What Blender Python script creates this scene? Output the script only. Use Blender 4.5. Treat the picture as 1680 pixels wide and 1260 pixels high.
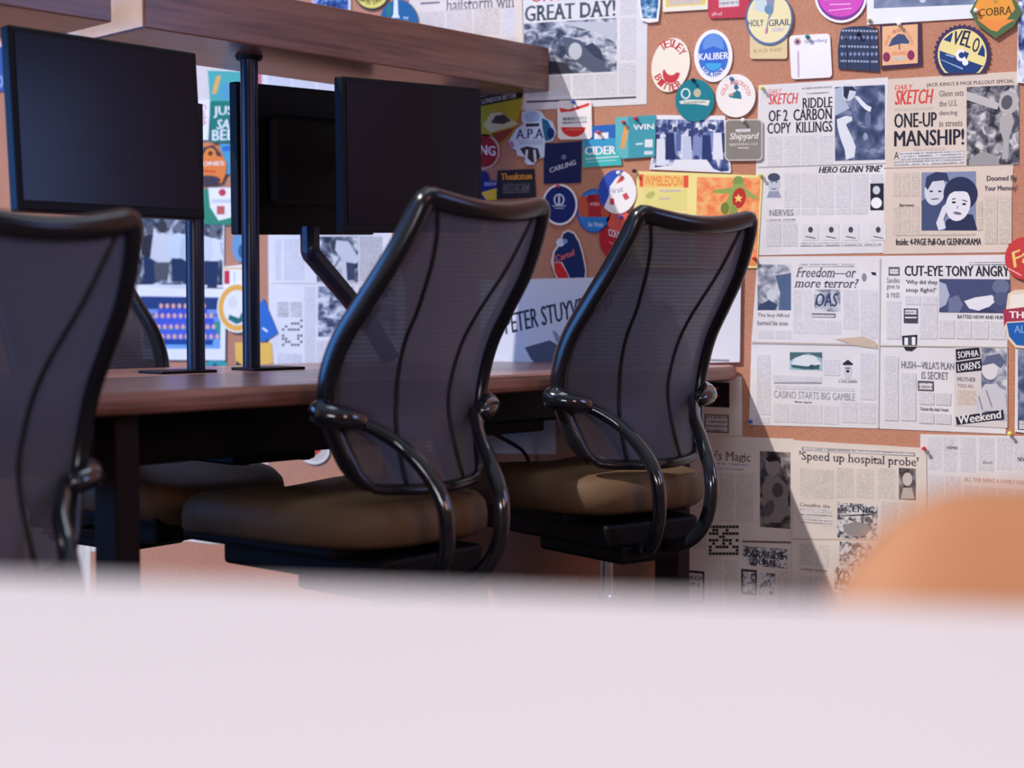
import bpy, bmesh, math, random
import numpy as np
from mathutils import Vector, Matrix

for o in list(bpy.data.objects):
    bpy.data.objects.remove(o)
S = bpy.context.scene
COL = S.collection
PI = math.pi
random.seed(4)

# ------------------------------------------------------------------ camera, world, lights, exposure
F = 2440.0                                   # focal length in pixels of a 1680 wide frame
HEAD, PITCH, HC = math.radians(24), math.atan(120 / 2440), .863
cam_d = bpy.data.cameras.new('camera')
cam = bpy.data.objects.new('camera', cam_d)
COL.objects.link(cam)
cam.location = (0, 0, HC)
cam.rotation_euler = (PI / 2 - PITCH, 0, HEAD)
cam_d.sensor_width = 36
cam_d.lens = 36 * F / 1680
cam_d.clip_start = .02
cam_d.dof.use_dof = True
cam_d.dof.focus_distance = 3.2
cam_d.dof.aperture_fstop = 2.1
S.camera = cam

S.view_settings.view_transform = 'Standard'
S.view_settings.look = 'None'
S.view_settings.gamma = 1
S.view_settings.use_curve_mapping = False
S.view_settings.exposure = 0.0

w = bpy.data.worlds.new('room_ambience')
S.world = w
w.use_nodes = True
wn, wl = w.node_tree.nodes, w.node_tree.links
tc = wn.new('ShaderNodeTexCoord')                # dim warm room all round, pale blue rooflight sky overhead
sx = wn.new('ShaderNodeSeparateXYZ')
wl.new(tc.outputs['Generated'], sx.inputs[0])
rp = wn.new('ShaderNodeValToRGB')
rp.color_ramp.elements[0].position = .45
rp.color_ramp.elements[0].color = (.135, .098, .092, 1)
rp.color_ramp.elements[1].position = .72
rp.color_ramp.elements[1].color = (.26, .31, .40, 1)
wl.new(sx.outputs['Z'], rp.inputs[0])
wl.new(rp.outputs[0], wn['Background'].inputs[0])
wn['Background'].inputs[1].default_value = 1.0

def lamp(name, kind, loc, target, energy, color, size=None, size_y=None):
    l = bpy.data.lights.new(name, kind)
    l.energy = energy
    l.color = color
    o = bpy.data.objects.new(name, l)
    COL.objects.link(o)
    o.location = loc
    o.rotation_euler = (Vector(target) - Vector(loc)).to_track_quat('-Z', 'Y').to_euler()
    if kind == 'AREA':
        l.shape = 'RECTANGLE'
        l.size = size
        l.size_y = size_y or size
    if kind == 'SUN':
        l.angle = size
    return o

SZ = 1.4                                    # sun drop per metre towards the back wall
SX = .3447 + .455 * SZ
lamp('sunlight', 'SUN', (-3, -3, 4), (-3 + SX, -2, 4 - SZ), 3.65, (1, .955, .93), math.radians(.8))
lamp('left_window_daylight', 'AREA', (-3.3, 1.35, 1.35), (-1.2, 2.3, .95), 48, (.08, .34, 1), 1.3, 1.5)
lamp('rooflight_daylight', 'AREA', (-1.02, 2.35, 2.95), (-1.02, 2.35, 0), 15, (.74, .86, 1), 2.0, .7)
bpy.data.objects['rooflight_daylight'].rotation_euler = (0, 0, math.atan2(1.6, .575))
lamp('rear_fill_light', 'AREA', (-.75, -.9, .96), (-1.3, 2.2, .85), 21, (.90, .88, 1), 1.2, .36)  # added fill behind the viewer, lifts the near chair and shaded fronts
lamp('warm_fill_light', 'AREA', (2.1, .3, 1.6), (-1.2, 2.6, .8), 19, (1, .54, .42), .7, .7)  # unseen warm fill, added to brighten desk front and shaded papers
lamp('right_window_daylight', 'AREA', (2.3, 2.95, 1.85), (-1.8, 2.0, 1.1), 20, (.30, .45, 1), .9, 1.1)

# ------------------------------------------------------------------ projections onto the real surfaces
YW = 3.309 * 1.05                            # the cork wall
R_ = Vector((math.cos(HEAD), math.sin(HEAD), 0))
f0 = Vector((-math.sin(HEAD), math.cos(HEAD), 0))
UPZ = Vector((0, 0, 1))
FW_ = f0 * math.cos(PITCH) - UPZ * math.sin(PITCH)
U_ = UPZ * math.cos(PITCH) + f0 * math.sin(PITCH)
CAM = Vector((0, 0, HC))
def ray(u, v): return FW_ + R_ * ((u - 840) / F) + U_ * ((630 - v) / F)
def W(u, v):
    d = ray(u, v)
    return CAM + d * (YW / d.y)
def zpl(u, v, z):
    d = ray(u, v)
    return CAM + d * ((z - HC) / d.z)

# desk frame: s runs along the desk (towards the wall), p runs across it away from the chairs
O_ = Vector((-.9026 * 1.05, 3.309 * 1.05, 0))
D_ = Vector((.575, 1.6, 0)).normalized()
N_ = Vector((-D_.y, D_.x, 0))
YAW = math.atan2(D_.y, D_.x)
def dk(s, p, z): return O_ + D_ * s + N_ * p + Vector((0, 0, z))
def s_wall(p, gap): return (-gap - N_.y * p) / D_.y     # s at which the wall is reached
DESK_Z = .734

# ------------------------------------------------------------------ materials
def lin(c):
    f = lambda x: x / 12.92 if x <= .04045 else ((x + .055) / 1.055) ** 2.4
    return tuple(f(x / 255) for x in c)
MATS = {}
def M(name, rgb=None, rough=.6, spec=.35, metal=0, raw=None, coat=0, noise=0, nscale=40, bump=0, bscale=60):
    if name in MATS: return MATS[name]
    m = bpy.data.materials.new(name)
    m.use_nodes = True
    nt = m.node_tree
    b = nt.nodes['Principled BSDF']
    col = raw or lin(rgb)
    b.inputs['Base Color'].default_value = (*col, 1)
    b.inputs['Roughness'].default_value = rough
    b.inputs['Specular IOR Level'].default_value = spec
    b.inputs['Metallic'].default_value = metal
    b.inputs['Coat Weight'].default_value = coat
    g = nt.nodes.new('ShaderNodeNewGeometry')
    if noise:
        n = nt.nodes.new('ShaderNodeTexNoise')
        n.inputs['Scale'].default_value = nscale
        n.inputs['Detail'].default_value = 4
        nt.links.new(g.outputs['Position'], n.inputs['Vector'])
        r = nt.nodes.new('ShaderNodeValToRGB')
        r.color_ramp.elements[0].position = .3
        r.color_ramp.elements[1].position = .7
        r.color_ramp.elements[0].color = (*[max(0, x * (1 - noise)) for x in col], 1)
        r.color_ramp.elements[1].color = (*[min(1, x * (1 + noise)) for x in col], 1)
        nt.links.new(n.outputs['Fac'], r.inputs['Fac'])
        nt.links.new(r.outputs['Color'], b.inputs['Base Color'])
    if bump:
        n = nt.nodes.new('ShaderNodeTexNoise')
        n.inputs['Scale'].default_value = bscale
        nt.links.new(g.outputs['Position'], n.inputs['Vector'])
        bp = nt.nodes.new('ShaderNodeBump')
        bp.inputs['Strength'].default_value = bump
        bp.inputs['Distance'].default_value = .01
        nt.links.new(n.outputs['Fac'], bp.inputs['Height'])
        nt.links.new(bp.outputs['Normal'], b.inputs['Normal'])
    MATS[name] = m
    return m

def paper(name, rgb): return M(name, rgb, rough=.75, spec=.2, noise=.05, nscale=7, bump=.35, bscale=9)
def ink(rgb):
    return M('print_%02x%02x%02x' % tuple(rgb), rgb, rough=.65, spec=.2, bump=.25, bscale=9)

def textmat(name, base, inkc, row=.0034, dens=.47):
    if name in MATS: return MATS[name]
    m = bpy.data.materials.new(name)
    m.use_nodes = True
    nt = m.node_tree
    b = nt.nodes['Principled BSDF']
    b.inputs['Roughness'].default_value = .75
    b.inputs['Specular IOR Level'].default_value = .2
    g = nt.nodes.new('ShaderNodeNewGeometry')
    sep = nt.nodes.new('ShaderNodeSeparateXYZ')
    nt.links.new(g.outputs['Position'], sep.inputs[0])
    def mth(op, a, bb=None):
        n = nt.nodes.new('ShaderNodeMath')
        n.operation = op
        for i, v in enumerate((a, bb)):
            if v is None: continue
            if isinstance(v, (int, float)): n.inputs[i].default_value = v
            else: nt.links.new(v, n.inputs[i])
        return n.outputs[0]
    zr = mth('DIVIDE', sep.outputs['Z'], row)
    fr = mth('FRACT', zr)
    ri = mth('FLOOR', zr)
    line = mth('GREATER_THAN', fr, .42)
    cb = nt.nodes.new('ShaderNodeCombineXYZ')
    nt.links.new(mth('MULTIPLY', sep.outputs['X'], 330), cb.inputs[0])
    nt.links.new(mth('MULTIPLY', ri, 7.31), cb.inputs[1])
    n = nt.nodes.new('ShaderNodeTexNoise')
    n.inputs['Scale'].default_value = 1
    n.inputs['Detail'].default_value = 1
    nt.links.new(cb.outputs[0], n.inputs['Vector'])
    word = mth('GREATER_THAN', n.outputs['Fac'], dens)
    n2 = nt.nodes.new('ShaderNodeTexNoise')
    n2.inputs['Scale'].default_value = 25
    nt.links.new(g.outputs['Position'], n2.inputs['Vector'])
    fac = mth('MULTIPLY', mth('MULTIPLY', line, word), mth('ADD', mth('MULTIPLY', n2.outputs['Fac'], .9), .1))
    mx = nt.nodes.new('ShaderNodeMixRGB')
    nt.links.new(fac, mx.inputs[0])
    mx.inputs[1].default_value = (*lin(base), 1)
    mx.inputs[2].default_value = (*lin(inkc), 1)
    nt.links.new(mx.outputs[0], b.inputs['Base Color'])
    MATS[name] = m
    return m

def photomat(name, cols, scale=40, seed=0, stretch=(1, 1, 1), detail=3, dist=.6):
    """a printed picture: tones scattered by noise"""
    if name in MATS: return MATS[name]
    m = bpy.data.materials.new(name)
    m.use_nodes = True
    nt = m.node_tree
    b = nt.nodes['Principled BSDF']
    b.inputs['Roughness'].default_value = .6
    b.inputs['Specular IOR Level'].default_value = .25
    g = nt.nodes.new('ShaderNodeNewGeometry')
    mp = nt.nodes.new('ShaderNodeMapping')
    mp.inputs['Location'].default_value = (seed * 1.7, seed * .9, seed * 2.3)
    mp.inputs['Scale'].default_value = stretch
    nt.links.new(g.outputs['Position'], mp.inputs[0])
    n = nt.nodes.new('ShaderNodeTexNoise')
    n.inputs['Scale'].default_value = scale
    n.inputs['Detail'].default_value = detail
    n.inputs['Distortion'].default_value = dist
    nt.links.new(mp.outputs[0], n.inputs['Vector'])
    r = nt.nodes.new('ShaderNodeValToRGB')
    cr = r.color_ramp
    k = len(cols)
    cr.elements[0].position = .34
    cr.elements[1].position = .66
    for i in range(k - 2): cr.elements.new(.34 + .32 * (i + 1) / (k - 1))
    for e, c in zip(cr.elements, cols): e.color = (*lin(c), 1)
    nt.links.new(n.outputs['Fac'], r.inputs['Fac'])
    nt.links.new(r.outputs['Color'], b.inputs['Base Color'])
    MATS[name] = m
    return m

def woodmat(name, c1, c2, rough=.33):
    m = bpy.data.materials.new(name)
    m.use_nodes = True
    nt = m.node_tree
    b = nt.nodes['Principled BSDF']
    b.inputs['Roughness'].default_value = rough
    b.inputs['Coat Weight'].default_value = .22
    b.inputs['Coat Roughness'].default_value = .16
    g = nt.nodes.new('ShaderNodeTexCoord')
    mp = nt.nodes.new('ShaderNodeMapping')
    mp.inputs['Scale'].default_value = (1.2, 14, 22)
    nt.links.new(g.outputs['Object'], mp.inputs[0])
    n = nt.nodes.new('ShaderNodeTexNoise')
    n.inputs['Scale'].default_value = 3.2
    n.inputs['Detail'].default_value = 6
    n.inputs['Distortion'].default_value = .5
    nt.links.new(mp.outputs[0], n.inputs['Vector'])
    n3 = nt.nodes.new('ShaderNodeTexNoise')      # plank to plank tone
    mp3 = nt.nodes.new('ShaderNodeMapping')
    mp3.inputs['Scale'].default_value = (2.2, 9, 9)
    nt.links.new(g.outputs['Object'], mp3.inputs[0])
    nt.links.new(mp3.outputs[0], n3.inputs['Vector'])
    n3.inputs['Scale'].default_value = 1.4
    ad = nt.nodes.new('ShaderNodeMath')
    ad.operation = 'MULTIPLY_ADD'
    ad.inputs[1].default_value = .5
    nt.links.new(n3.outputs['Fac'], ad.inputs[0])
    nt.links.new(n.outputs['Fac'], ad.inputs[2])
    r = nt.nodes.new('ShaderNodeValToRGB')
    r.color_ramp.elements[0].position = .5
    r.color_ramp.elements[1].position = 1.0
    r.color_ramp.elements[0].color = (*lin(c1), 1)
    r.color_ramp.elements[1].color = (*lin(c2), 1)
    nt.links.new(ad.outputs[0], r.inputs['Fac'])
    nt.links.new(r.outputs['Color'], b.inputs['Base Color'])
    bp = nt.nodes.new('ShaderNodeBump')
    bp.inputs['Strength'].default_value = .12
    bp.inputs['Distance'].default_value = .004
    nt.links.new(n.outputs['Fac'], bp.inputs['Height'])
    nt.links.new(bp.outputs['Normal'], b.inputs['Normal'])
    MATS[name] = m
    return m

def corkmat():
    m = bpy.data.materials.new('cork')
    m.use_nodes = True
    nt = m.node_tree
    b = nt.nodes['Principled BSDF']
    b.inputs['Roughness'].default_value = .9
    b.inputs['Specular IOR Level'].default_value = .1
    g = nt.nodes.new('ShaderNodeNewGeometry')
    n = nt.nodes.new('ShaderNodeTexNoise')
    n.inputs['Scale'].default_value = 260
    n.inputs['Detail'].default_value = 3
    n2 = nt.nodes.new('ShaderNodeTexNoise')
    n2.inputs['Scale'].default_value = 5
    nt.links.new(g.outputs['Position'], n.inputs['Vector'])
    nt.links.new(g.outputs['Position'], n2.inputs['Vector'])
    ad = nt.nodes.new('ShaderNodeMath')
    ad.operation = 'MULTIPLY_ADD'
    ad.inputs[1].default_value = .35
    nt.links.new(n2.outputs['Fac'], ad.inputs[0])
    nt.links.new(n.outputs['Fac'], ad.inputs[2])
    r = nt.nodes.new('ShaderNodeValToRGB')
    r.color_ramp.elements[0].position = .45
    r.color_ramp.elements[1].position = .9
    r.color_ramp.elements[0].color = (*lin((184, 126, 100)), 1)
    r.color_ramp.elements[1].color = (*lin((200, 146, 121)), 1)
    nt.links.new(ad.outputs[0], r.inputs['Fac'])
    nt.links.new(r.outputs['Color'], b.inputs['Base Color'])
    bp = nt.nodes.new('ShaderNodeBump')
    bp.inputs['Strength'].default_value = .3
    bp.inputs['Distance'].default_value = .002
    nt.links.new(n.outputs['Fac'], bp.inputs['Height'])
    nt.links.new(bp.outputs['Normal'], b.inputs['Normal'])
    MATS['cork'] = m
    return m

def meshfabric():
    m = bpy.data.materials.new('chair_mesh_fabric')
    m.use_nodes = True
    nt = m.node_tree
    out = nt.nodes['Material Output']
    b = nt.nodes['Principled BSDF']
    b.inputs['Base Color'].default_value = (.062, .062, .092, 1)
    b.inputs['Roughness'].default_value = .5
    b.inputs['Sheen Weight'].default_value = .25
    tl = nt.nodes.new('ShaderNodeBsdfTranslucent')
    tl.inputs[0].default_value = (.045, .05, .085, 1)
    tr = nt.nodes.new('ShaderNodeBsdfTransparent')
    mx = nt.nodes.new('ShaderNodeMixShader')
    mx.inputs[0].default_value = .2
    mx2 = nt.nodes.new('ShaderNodeMixShader')
    tc = nt.nodes.new('ShaderNodeTexCoord')
    wv = nt.nodes.new('ShaderNodeTexWave')
    wv.bands_direction = 'Z'
    wv.inputs['Scale'].default_value = 38
    wv.inputs['Distortion'].default_value = .3
    nt.links.new(tc.outputs['Object'], wv.inputs['Vector'])
    mr = nt.nodes.new('ShaderNodeMapRange')
    mr.inputs[3].default_value = .04
    mr.inputs[4].default_value = .015
    nt.links.new(wv.outputs['Fac'], mr.inputs[0])
    nt.links.new(mr.outputs[0], mx2.inputs[0])
    nt.links.new(b.outputs[0], mx.inputs[1])
    nt.links.new(tl.outputs[0], mx.inputs[2])
    nt.links.new(mx.outputs[0], mx2.inputs[1])
    nt.links.new(tr.outputs[0], mx2.inputs[2])
    nt.links.new(mx2.outputs[0], out.inputs[0])
    MATS['mesh'] = m
    return m

CORK = corkmat()
MESH = meshfabric()
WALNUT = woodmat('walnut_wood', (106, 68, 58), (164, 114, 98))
WALNUT_SHADED = woodmat('shaded_walnut_wood', (84, 54, 47), (134, 94, 82))  # same walnut as the desk, dimmer light at the shelf put into the colour
FRAME = M('chair_dark_polymer', raw=(.010, .010, .014), rough=.22, spec=.45)
TUBE = M('chair_gloss_black_tube', raw=(.008, .009, .014), rough=.13, spec=.7, coat=.6)
LEATHER = M('tan_leather', (100, 78, 57), rough=.55, spec=.2, noise=.07, nscale=30, bump=.1, bscale=300)
BLACK = M('black_plastic', raw=(.005, .005, .008), rough=.5, spec=.15)
SCREEN = M('dark_glossy_screen', raw=(.004, .005, .013), rough=.2, spec=.2)
STEEL = M('dark_blue_painted_steel', raw=(.005, .010, .030), rough=.3, spec=.35)
CHROME = M('chrome', raw=(.6, .6, .62), rough=.15, metal=1)
WHITE = M('white_laminate', (206, 200, 202), rough=.5, spec=.3)
ORANGE = M('orange_moulded_plastic', (168, 117, 82), rough=.55)
CARD = M('brown_cardboard', (196, 128, 98), rough=.85, spec=.15, noise=.06, nscale=18)
CARDIN = M('pale_cardboard_edge', (226, 190, 160), rough=.85)
LEGMAT = M('dark_bronze_leg', raw=(.018, .010, .009), rough=.5, spec=.15)
CARPET = M('dark_grey_carpet', (74, 62, 60), rough=.95, spec=.05, noise=.25, nscale=300)
PLASTER = M('white_plaster', (225, 220, 216), rough=.9, noise=.02)
CABLE = M('black_cable', raw=(.005, .005, .006), rough=.5)

# ------------------------------------------------------------------ mesh helpers
def link(name, bm, mats, parent=None, loc=None, smooth=False):
    me = bpy.data.meshes.new(name)
    bmesh.ops.recalc_face_normals(bm, faces=bm.faces) if smooth is not None else None
    bm.to_mesh(me)
    bm.free()
    for m in (mats if isinstance(mats, (list, tuple)) else [mats]): me.materials.append(m)
    if smooth:
        for p in me.polygons: p.use_smooth = True
    o = bpy.data.objects.new(name, me)
    COL.objects.link(o)
    if parent: o.parent = parent
    if loc is not None: o.location = loc
    return o

def tag(o, label=None, cat=None, group=None, kind=None):
    if label: o['label'] = label
    if cat: o['category'] = cat
    if group: o['group'] = group
    if kind: o['kind'] = kind
    return o

def thing(name, label, cat, loc=(0, 0, 0), rz=0, group=None):
    o = bpy.data.objects.new(name, None)
    o.empty_display_size = .1
    COL.objects.link(o)
    o.location = loc
    o.rotation_euler = (0, 0, rz)
    return tag(o, label, cat, group)

def a_box(bm, c, size, rz=0, bev=0, seg=2):
    r = bmesh.ops.create_cube(bm, size=1)
    vs = r['verts']
    bmesh.ops.scale(bm, vec=size, verts=vs)
    if bev:
        es = list({e for v in vs for e in v.link_edges})
        rr = bmesh.ops.bevel(bm, geom=es, offset=bev, segments=seg, affect='EDGES', profile=.5)
        vs = list({v for f in rr['faces'] for v in f.verts} | {v for v in vs if v.is_valid})
    bmesh.ops.rotate(bm, verts=vs, cent=(0, 0, 0), matrix=Matrix.Rotation(rz, 3, 'Z'))
    bmesh.ops.translate(bm, verts=vs, vec=c)
    return vs

def smooth_pts(P, n, closed=False):
    """Catmull-Rom resample of a polyline to n points"""
    P = [Vector(p) for p in P]
    k = len(P)
    segs = k if closed else k - 1
    out = []
    for i in range(n):
        t = i * segs / (n if closed else n - 1)
        a = min(int(t), segs - 1)
        u = t - a
        g = (lambda j: P[j % k]) if closed else (lambda j: P[max(0, min(k - 1, j))])
        p0, p1, p2, p3 = g(a - 1), g(a), g(a + 1), g(a + 2)
        out.append(.5 * ((2 * p1) + (p2 - p0) * u + (2 * p0 - 5 * p1 + 4 * p2 - p3) * u * u + (3 * p1 - p0 - 3 * p2 + p3) * u ** 3))
    return out

def a_sweep(bm, P, ra, rb=None, ref=None, closed=False, seg=12, power=2.0, cap=True):
    """sweep an oval (ra along ref, rb across) along points P; ra, rb, ref may be per-point lists"""
    P = [Vector(p) for p in P]
    n = len(P)
    get = lambda v, i: v[i] if isinstance(v, (list, tuple)) else v
    rb = ra if rb is None else rb
    rings = []
    last = None
    for i in range(n):
        T = (P[(i + 1) % n] - P[i - 1]) if closed else (P[min(i + 1, n - 1)] - P[max(i - 1, 0)])
        T.normalize()
        if ref is not None: A = Vector(ref[i])
        else:
            A = last or (Vector((0, 0, 1)) if abs(T.z) < .9 else Vector((1, 0, 0)))
        A = (A - T * A.dot(T)).normalized()
        last = A
        B = T.cross(A)
        a, b = get(ra, i), get(rb, i)
        ring = []
        for j in range(seg):
            th = 2 * PI * j / seg
            c, s = math.cos(th), math.sin(th)
            c = math.copysign(abs(c) ** (2 / power), c)
            s = math.copysign(abs(s) ** (2 / power), s)
            ring.append(bm.verts.new(P[i] + A * (a * c) + B * (b * s)))
        rings.append(ring)
    for i in range(n if closed else n - 1):
        r0, r1 = rings[i], rings[(i + 1) % n]
        for j in range(seg):
            bm.faces.new((r0[j], r0[(j + 1) % seg], r1[(j + 1) % seg], r1[j]))
    if cap and not closed:
        bm.faces.new(rings[0][::-1])
        bm.faces.new(rings[-1])

def a_lathe(bm, prof, c=(0, 0, 0), seg=24):
    rings = []
    for r, z in prof:
        rings.append([bm.verts.new((c[0] + r * math.cos(2 * PI * j / seg), c[1] + r * math.sin(2 * PI * j / seg), c[2] + z)) for j in range(seg)])
    for a, b in zip(rings, rings[1:]):
        for j in range(seg): bm.faces.new((a[j], a[(j + 1) % seg], b[(j + 1) % seg], b[j]))
    bm.faces.new(rings[0][::-1])
    bm.faces.new(rings[-1])

def a_prism(bm, poly, z0, z1, bev=0):
    a = [bm.verts.new((p[0], p[1], z0)) for p in poly]
    b = [bm.verts.new((p[0], p[1], z1)) for p in poly]
    n = len(poly)
    fs = [bm.faces.new(a[::-1]), bm.faces.new(b)]
    for i in range(n): fs.append(bm.faces.new((a[i], a[(i + 1) % n], b[(i + 1) % n], b[i])))
    if bev:
        es = list({e for f in fs for e in f.edges})
        bmesh.ops.bevel(bm, geom=es, offset=bev, segments=2, affect='EDGES', profile=.5)

# ------------------------------------------------------------------ the room
bm = bmesh.new()
a_box(bm, (-1.2, YW + .06, 1.5), (9.6, .12, 3.0))
tag(link('wall_back', bm, CORK), kind='structure')
bm = bmesh.new()
a_box(bm, (-1.2, .6, -.05), (9.6, 6.2, .1))
tag(link('floor', bm, CARPET), kind='structure')


bm = bmesh.new()                                      # unseen stepped blocker, added to keep sun off the near chairs
a_box(bm, (-2.66, -.48, 1.075), (.12, 2.44, 2.15))
a_box(bm, (-2.66, .92, 1.36), (.12, .36, 2.72))
tag(link('sun_blocker_left', bm, PLASTER), kind='structure')
# ------------------------------------------------------------------ bench desk
def on_p(u, v, p):
    d = ray(u, v)
    t = (O_ + N_ * p - CAM).dot(N_) / d.dot(N_)
    return CAM + d * t
DS, DP = -1.5, .34                                    # the desk's own origin
def dl(s, p, z): return Vector((s - DS, p - DP, z))
desk = thing('bench_desk', 'long walnut bench desk running up to the cork wall, seen behind the chairs', 'desk', dk(DS, DP, 0), YAW)
bm = bmesh.new()
poly = [dl(-2.45, 0, 0), dl(s_wall(0, .006), 0, 0), dl(s_wall(.86, .006), .86, 0), dl(-2.45, .86, 0)]
a_prism(bm, [(v.x, v.y) for v in poly], DESK_Z - .037, DESK_Z, .012)
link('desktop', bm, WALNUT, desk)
for s, p in ((-1.62, .12), (-1.62, .76), (-.185, .06), (-.42, .76), (-2.35, .12), (-2.35, .76)):
    bm = bmesh.new()
    a_box(bm, dl(s, p, (DESK_Z - .037) / 2), (.045, .07, DESK_Z - .037), bev=.003)
    tag(link('leg', bm, LEGMAT, desk))
bm = bmesh.new()                                      # cable trough slung under the top
for a, b in ((-2.3, -1.66), (-1.58, -.42)):
    a_box(bm, dl((a + b) / 2, .26, DESK_Z - .037 - .055), (b - a, .012, .11))
    a_box(bm, dl((a + b) / 2, .40, DESK_Z - .037 - .055), (b - a, .012, .11))
    a_box(bm, dl((a + b) / 2, .33, DESK_Z - .037 - .106), (b - a, .14, .012))
link('cable_trough', bm, BLACK, desk)
t = thing('computer_tower', 'black computer box hung under the desk, left of the middle chair back', 'computer', dk(-1.04, .535, .545), YAW)
bm = bmesh.new()
a_box(bm, (0, 0, .0745), (.215, .17, .149), bev=.006)
link('case', bm, BLACK, t)
bm = bmesh.new()
for sx in (-.08, .08): a_box(bm, (sx, 0, .0745), (.02, .178, .151), bev=.002)
link('hanging_strap', bm, LEGMAT, t)

bm = bmesh.new()                                      # power box hung at the far end of the desk
a_box(bm, (0, 0, 0), (.30, .11, .075), bev=.008)
pb = link('power_supply_box', bm, BLACK, None, dk(-.60, .185, DESK_Z - .037 - .0375))
pb.rotation_euler = (0, 0, YAW)
tag(pb, 'black power supply box fixed under the desk between the two right chairs', 'power box')
bm = bmesh.new()
c0 = dk(-.52, .24, DESK_Z - .11)
pts = smooth_pts([c0, c0 + N_ * .1 + UPZ * -.03, on_p(858, 740, .46), on_p(874, 785, .47), on_p(892, 860, .48), on_p(905, 1000, .5)], 24)
a_sweep(bm, pts, .005, seg=8)
link('cord', bm, CABLE, pb, smooth=True)
pb.children[0].matrix_parent_inverse = (Matrix.Translation(pb.location) @ pb.rotation_euler.to_matrix().to_4x4()).inverted()

# ------------------------------------------------------------------ high shelf boards and their poles
SHZ, SHT, SP0, SP1 = 1.411, .109, .462, .765
def shelf(name, s0, s1, label, mitre=False):
    sm, pm = (s0 + s1) / 2, (SP0 + SP1) / 2
    e0 = s_wall(SP0, .008) if mitre else s1
    e1 = s_wall(SP1, .008) if mitre else s1
    bm = bmesh.new()
    P = [(s0, SP0), (e0, SP0), (e1, SP1), (s0, SP1)]
    a_prism(bm, [(s - sm, p - pm) for s, p in P], 0, SHT if mitre else .078, .003)
    o = link(name, bm, WALNUT_SHADED, None, dk(sm, pm, SHZ))
    o.rotation_euler = (0, 0, YAW)
    if mitre:
        bm = bmesh.new()
        a_box(bm, (s0 - sm - .0015, 0, SHT / 2), (.003, SP1 - SP0 - .008, SHT - .006))  # walnut end in sun: the sunlight is put into this thin skin's colour
        tag(link('sunlit_end_face', bm, M('sunlit_end_colour', (196, 170, 156), rough=.6, noise=.06, nscale=30), o), 'sunlit end of the board, sunlight put into its pale colour')
    tag(o, label, 'shelf', 'high walnut shelf boards')
shelf('overhead_shelf', -1.338, 0, 'thick walnut overhead shelf board reaching the newspaper with GREAT DAY', True)
shelf('overhead_shelf', -2.55, -1.41, 'thick walnut overhead shelf board at the top left, short of the gap')

def pole(s, p, label, off=0, top=SHZ, flange=True):
    t = thing('support_pole', label, 'pole', dk(s, p, DESK_Z), YAW, 'poles between desk and shelf')
    bm = bmesh.new()
    a_lathe(bm, [(.019, .006), (.019, .0065), (.019, .02), (.019, top - DESK_Z - .02), (.019, top - DESK_Z - .0065), (.019, top - DESK_Z - .006)], seg=36)
    link('pole', bm, STEEL, t, smooth=True)
    bm = bmesh.new()
    a_box(bm, (off, 0, .003), (.135, .09, .006), bev=.002)
    link('base_plate', bm, BLACK, t)
    if flange:
        bm = bmesh.new()
        a_lathe(bm, [(.027, SHZ - DESK_Z - .008), (.03, SHZ - DESK_Z)], seg=28)
        link('top_flange', bm, BLACK, t)
    return t
pole(-1.148, .58, 'dark blue steel pole coming down from behind the left monitor to the desk', -.045, 1.30, False)
pole(-1.005, .58, 'dark blue steel pole from desk to shelf, in front of the turned monitor', .045)
pole(-2.25, .58, 'dark blue steel pole carrying the left shelf board beyond the near chair')

# ------------------------------------------------------------------ monitors
def monitor(label, loc, yaw, tilt, roll, wd, ht, arm, back=False):
    t = thing('computer_monitor', label, 'monitor', loc)
    t.rotation_euler = (Matrix.Rotation(yaw, 3, 'Z') @ Matrix.Rotation(tilt, 3, 'X') @ Matrix.Rotation(roll, 3, 'Y')).to_euler()
    sg = -1 if back else 1                            # +y is away from the chairs
    bm = bmesh.new()
    a_box(bm, (0, sg * .014, 0), (wd, .028, ht), bev=.004)
    link('casing', bm, BLACK, t)
    bm = bmesh.new()
    a_box(bm, (0, sg * -.0008, .004), (wd - .022, .0016, ht - .030))
    link('screen', bm, SCREEN, t)
    bm = bmesh.new()
    a_box(bm, (0, sg * .042, 0), (wd * .62, .03, ht * .6), bev=.012)
    link('rear_housing', bm, BLACK, t)
    bm = bmesh.new()
    inv = t.rotation_euler.to_matrix().inverted()
    q = [inv @ (Vector(a) - Vector(loc)) for a in arm]
    for a, b in zip(q, q[1:]):
        a_sweep(bm, [a, b], .022 if back else .013, .014 if back else .010, seg=8, power=4)
    for a in q[1:-1]:
        bmesh.ops.create_uvsphere(bm, u_segments=12, v_segments=8, radius=.021, matrix=Matrix.Translation(a))
    link('monitor_arm', bm, STEEL if back else BLACK, t)
    return t
def back_off(loc, k): return CAM + (Vector(loc) - CAM) * k
MT = Matrix.Rotation(YAW, 3, 'Z')
l1 = Vector((-1.828, 2.262, 1.207))
monitor('square dark monitor at top left, its blue-tinted screen facing the near chair', l1, 1.277, -.064, -.006, .41, .33,
        [l1 + N_ * .03, l1 + N_ * .1, dk(-1.16, .556, 1.2)])
l2 = back_off((-1.433, 2.73, 1.177), 1.075)
monitor('square dark monitor hung under the shelf behind the middle chair', l2, 1.194, .036, -.040, .404, .329,
        [l2 + N_ * .03, l2 + N_ * .12, on_p(588, 262, .63)])
l3 = back_off((-1.701, 2.719, 1.178), 1.10)
monitor('black monitor turned away, seen from behind between pole and middle monitor', l3, 1.265, .042, -.037, .414, .337,
        [on_p(508, 372, .60), on_p(509, 415, .60), on_p(610, 535, .60), on_p(642, 591, .58)], True)

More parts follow.
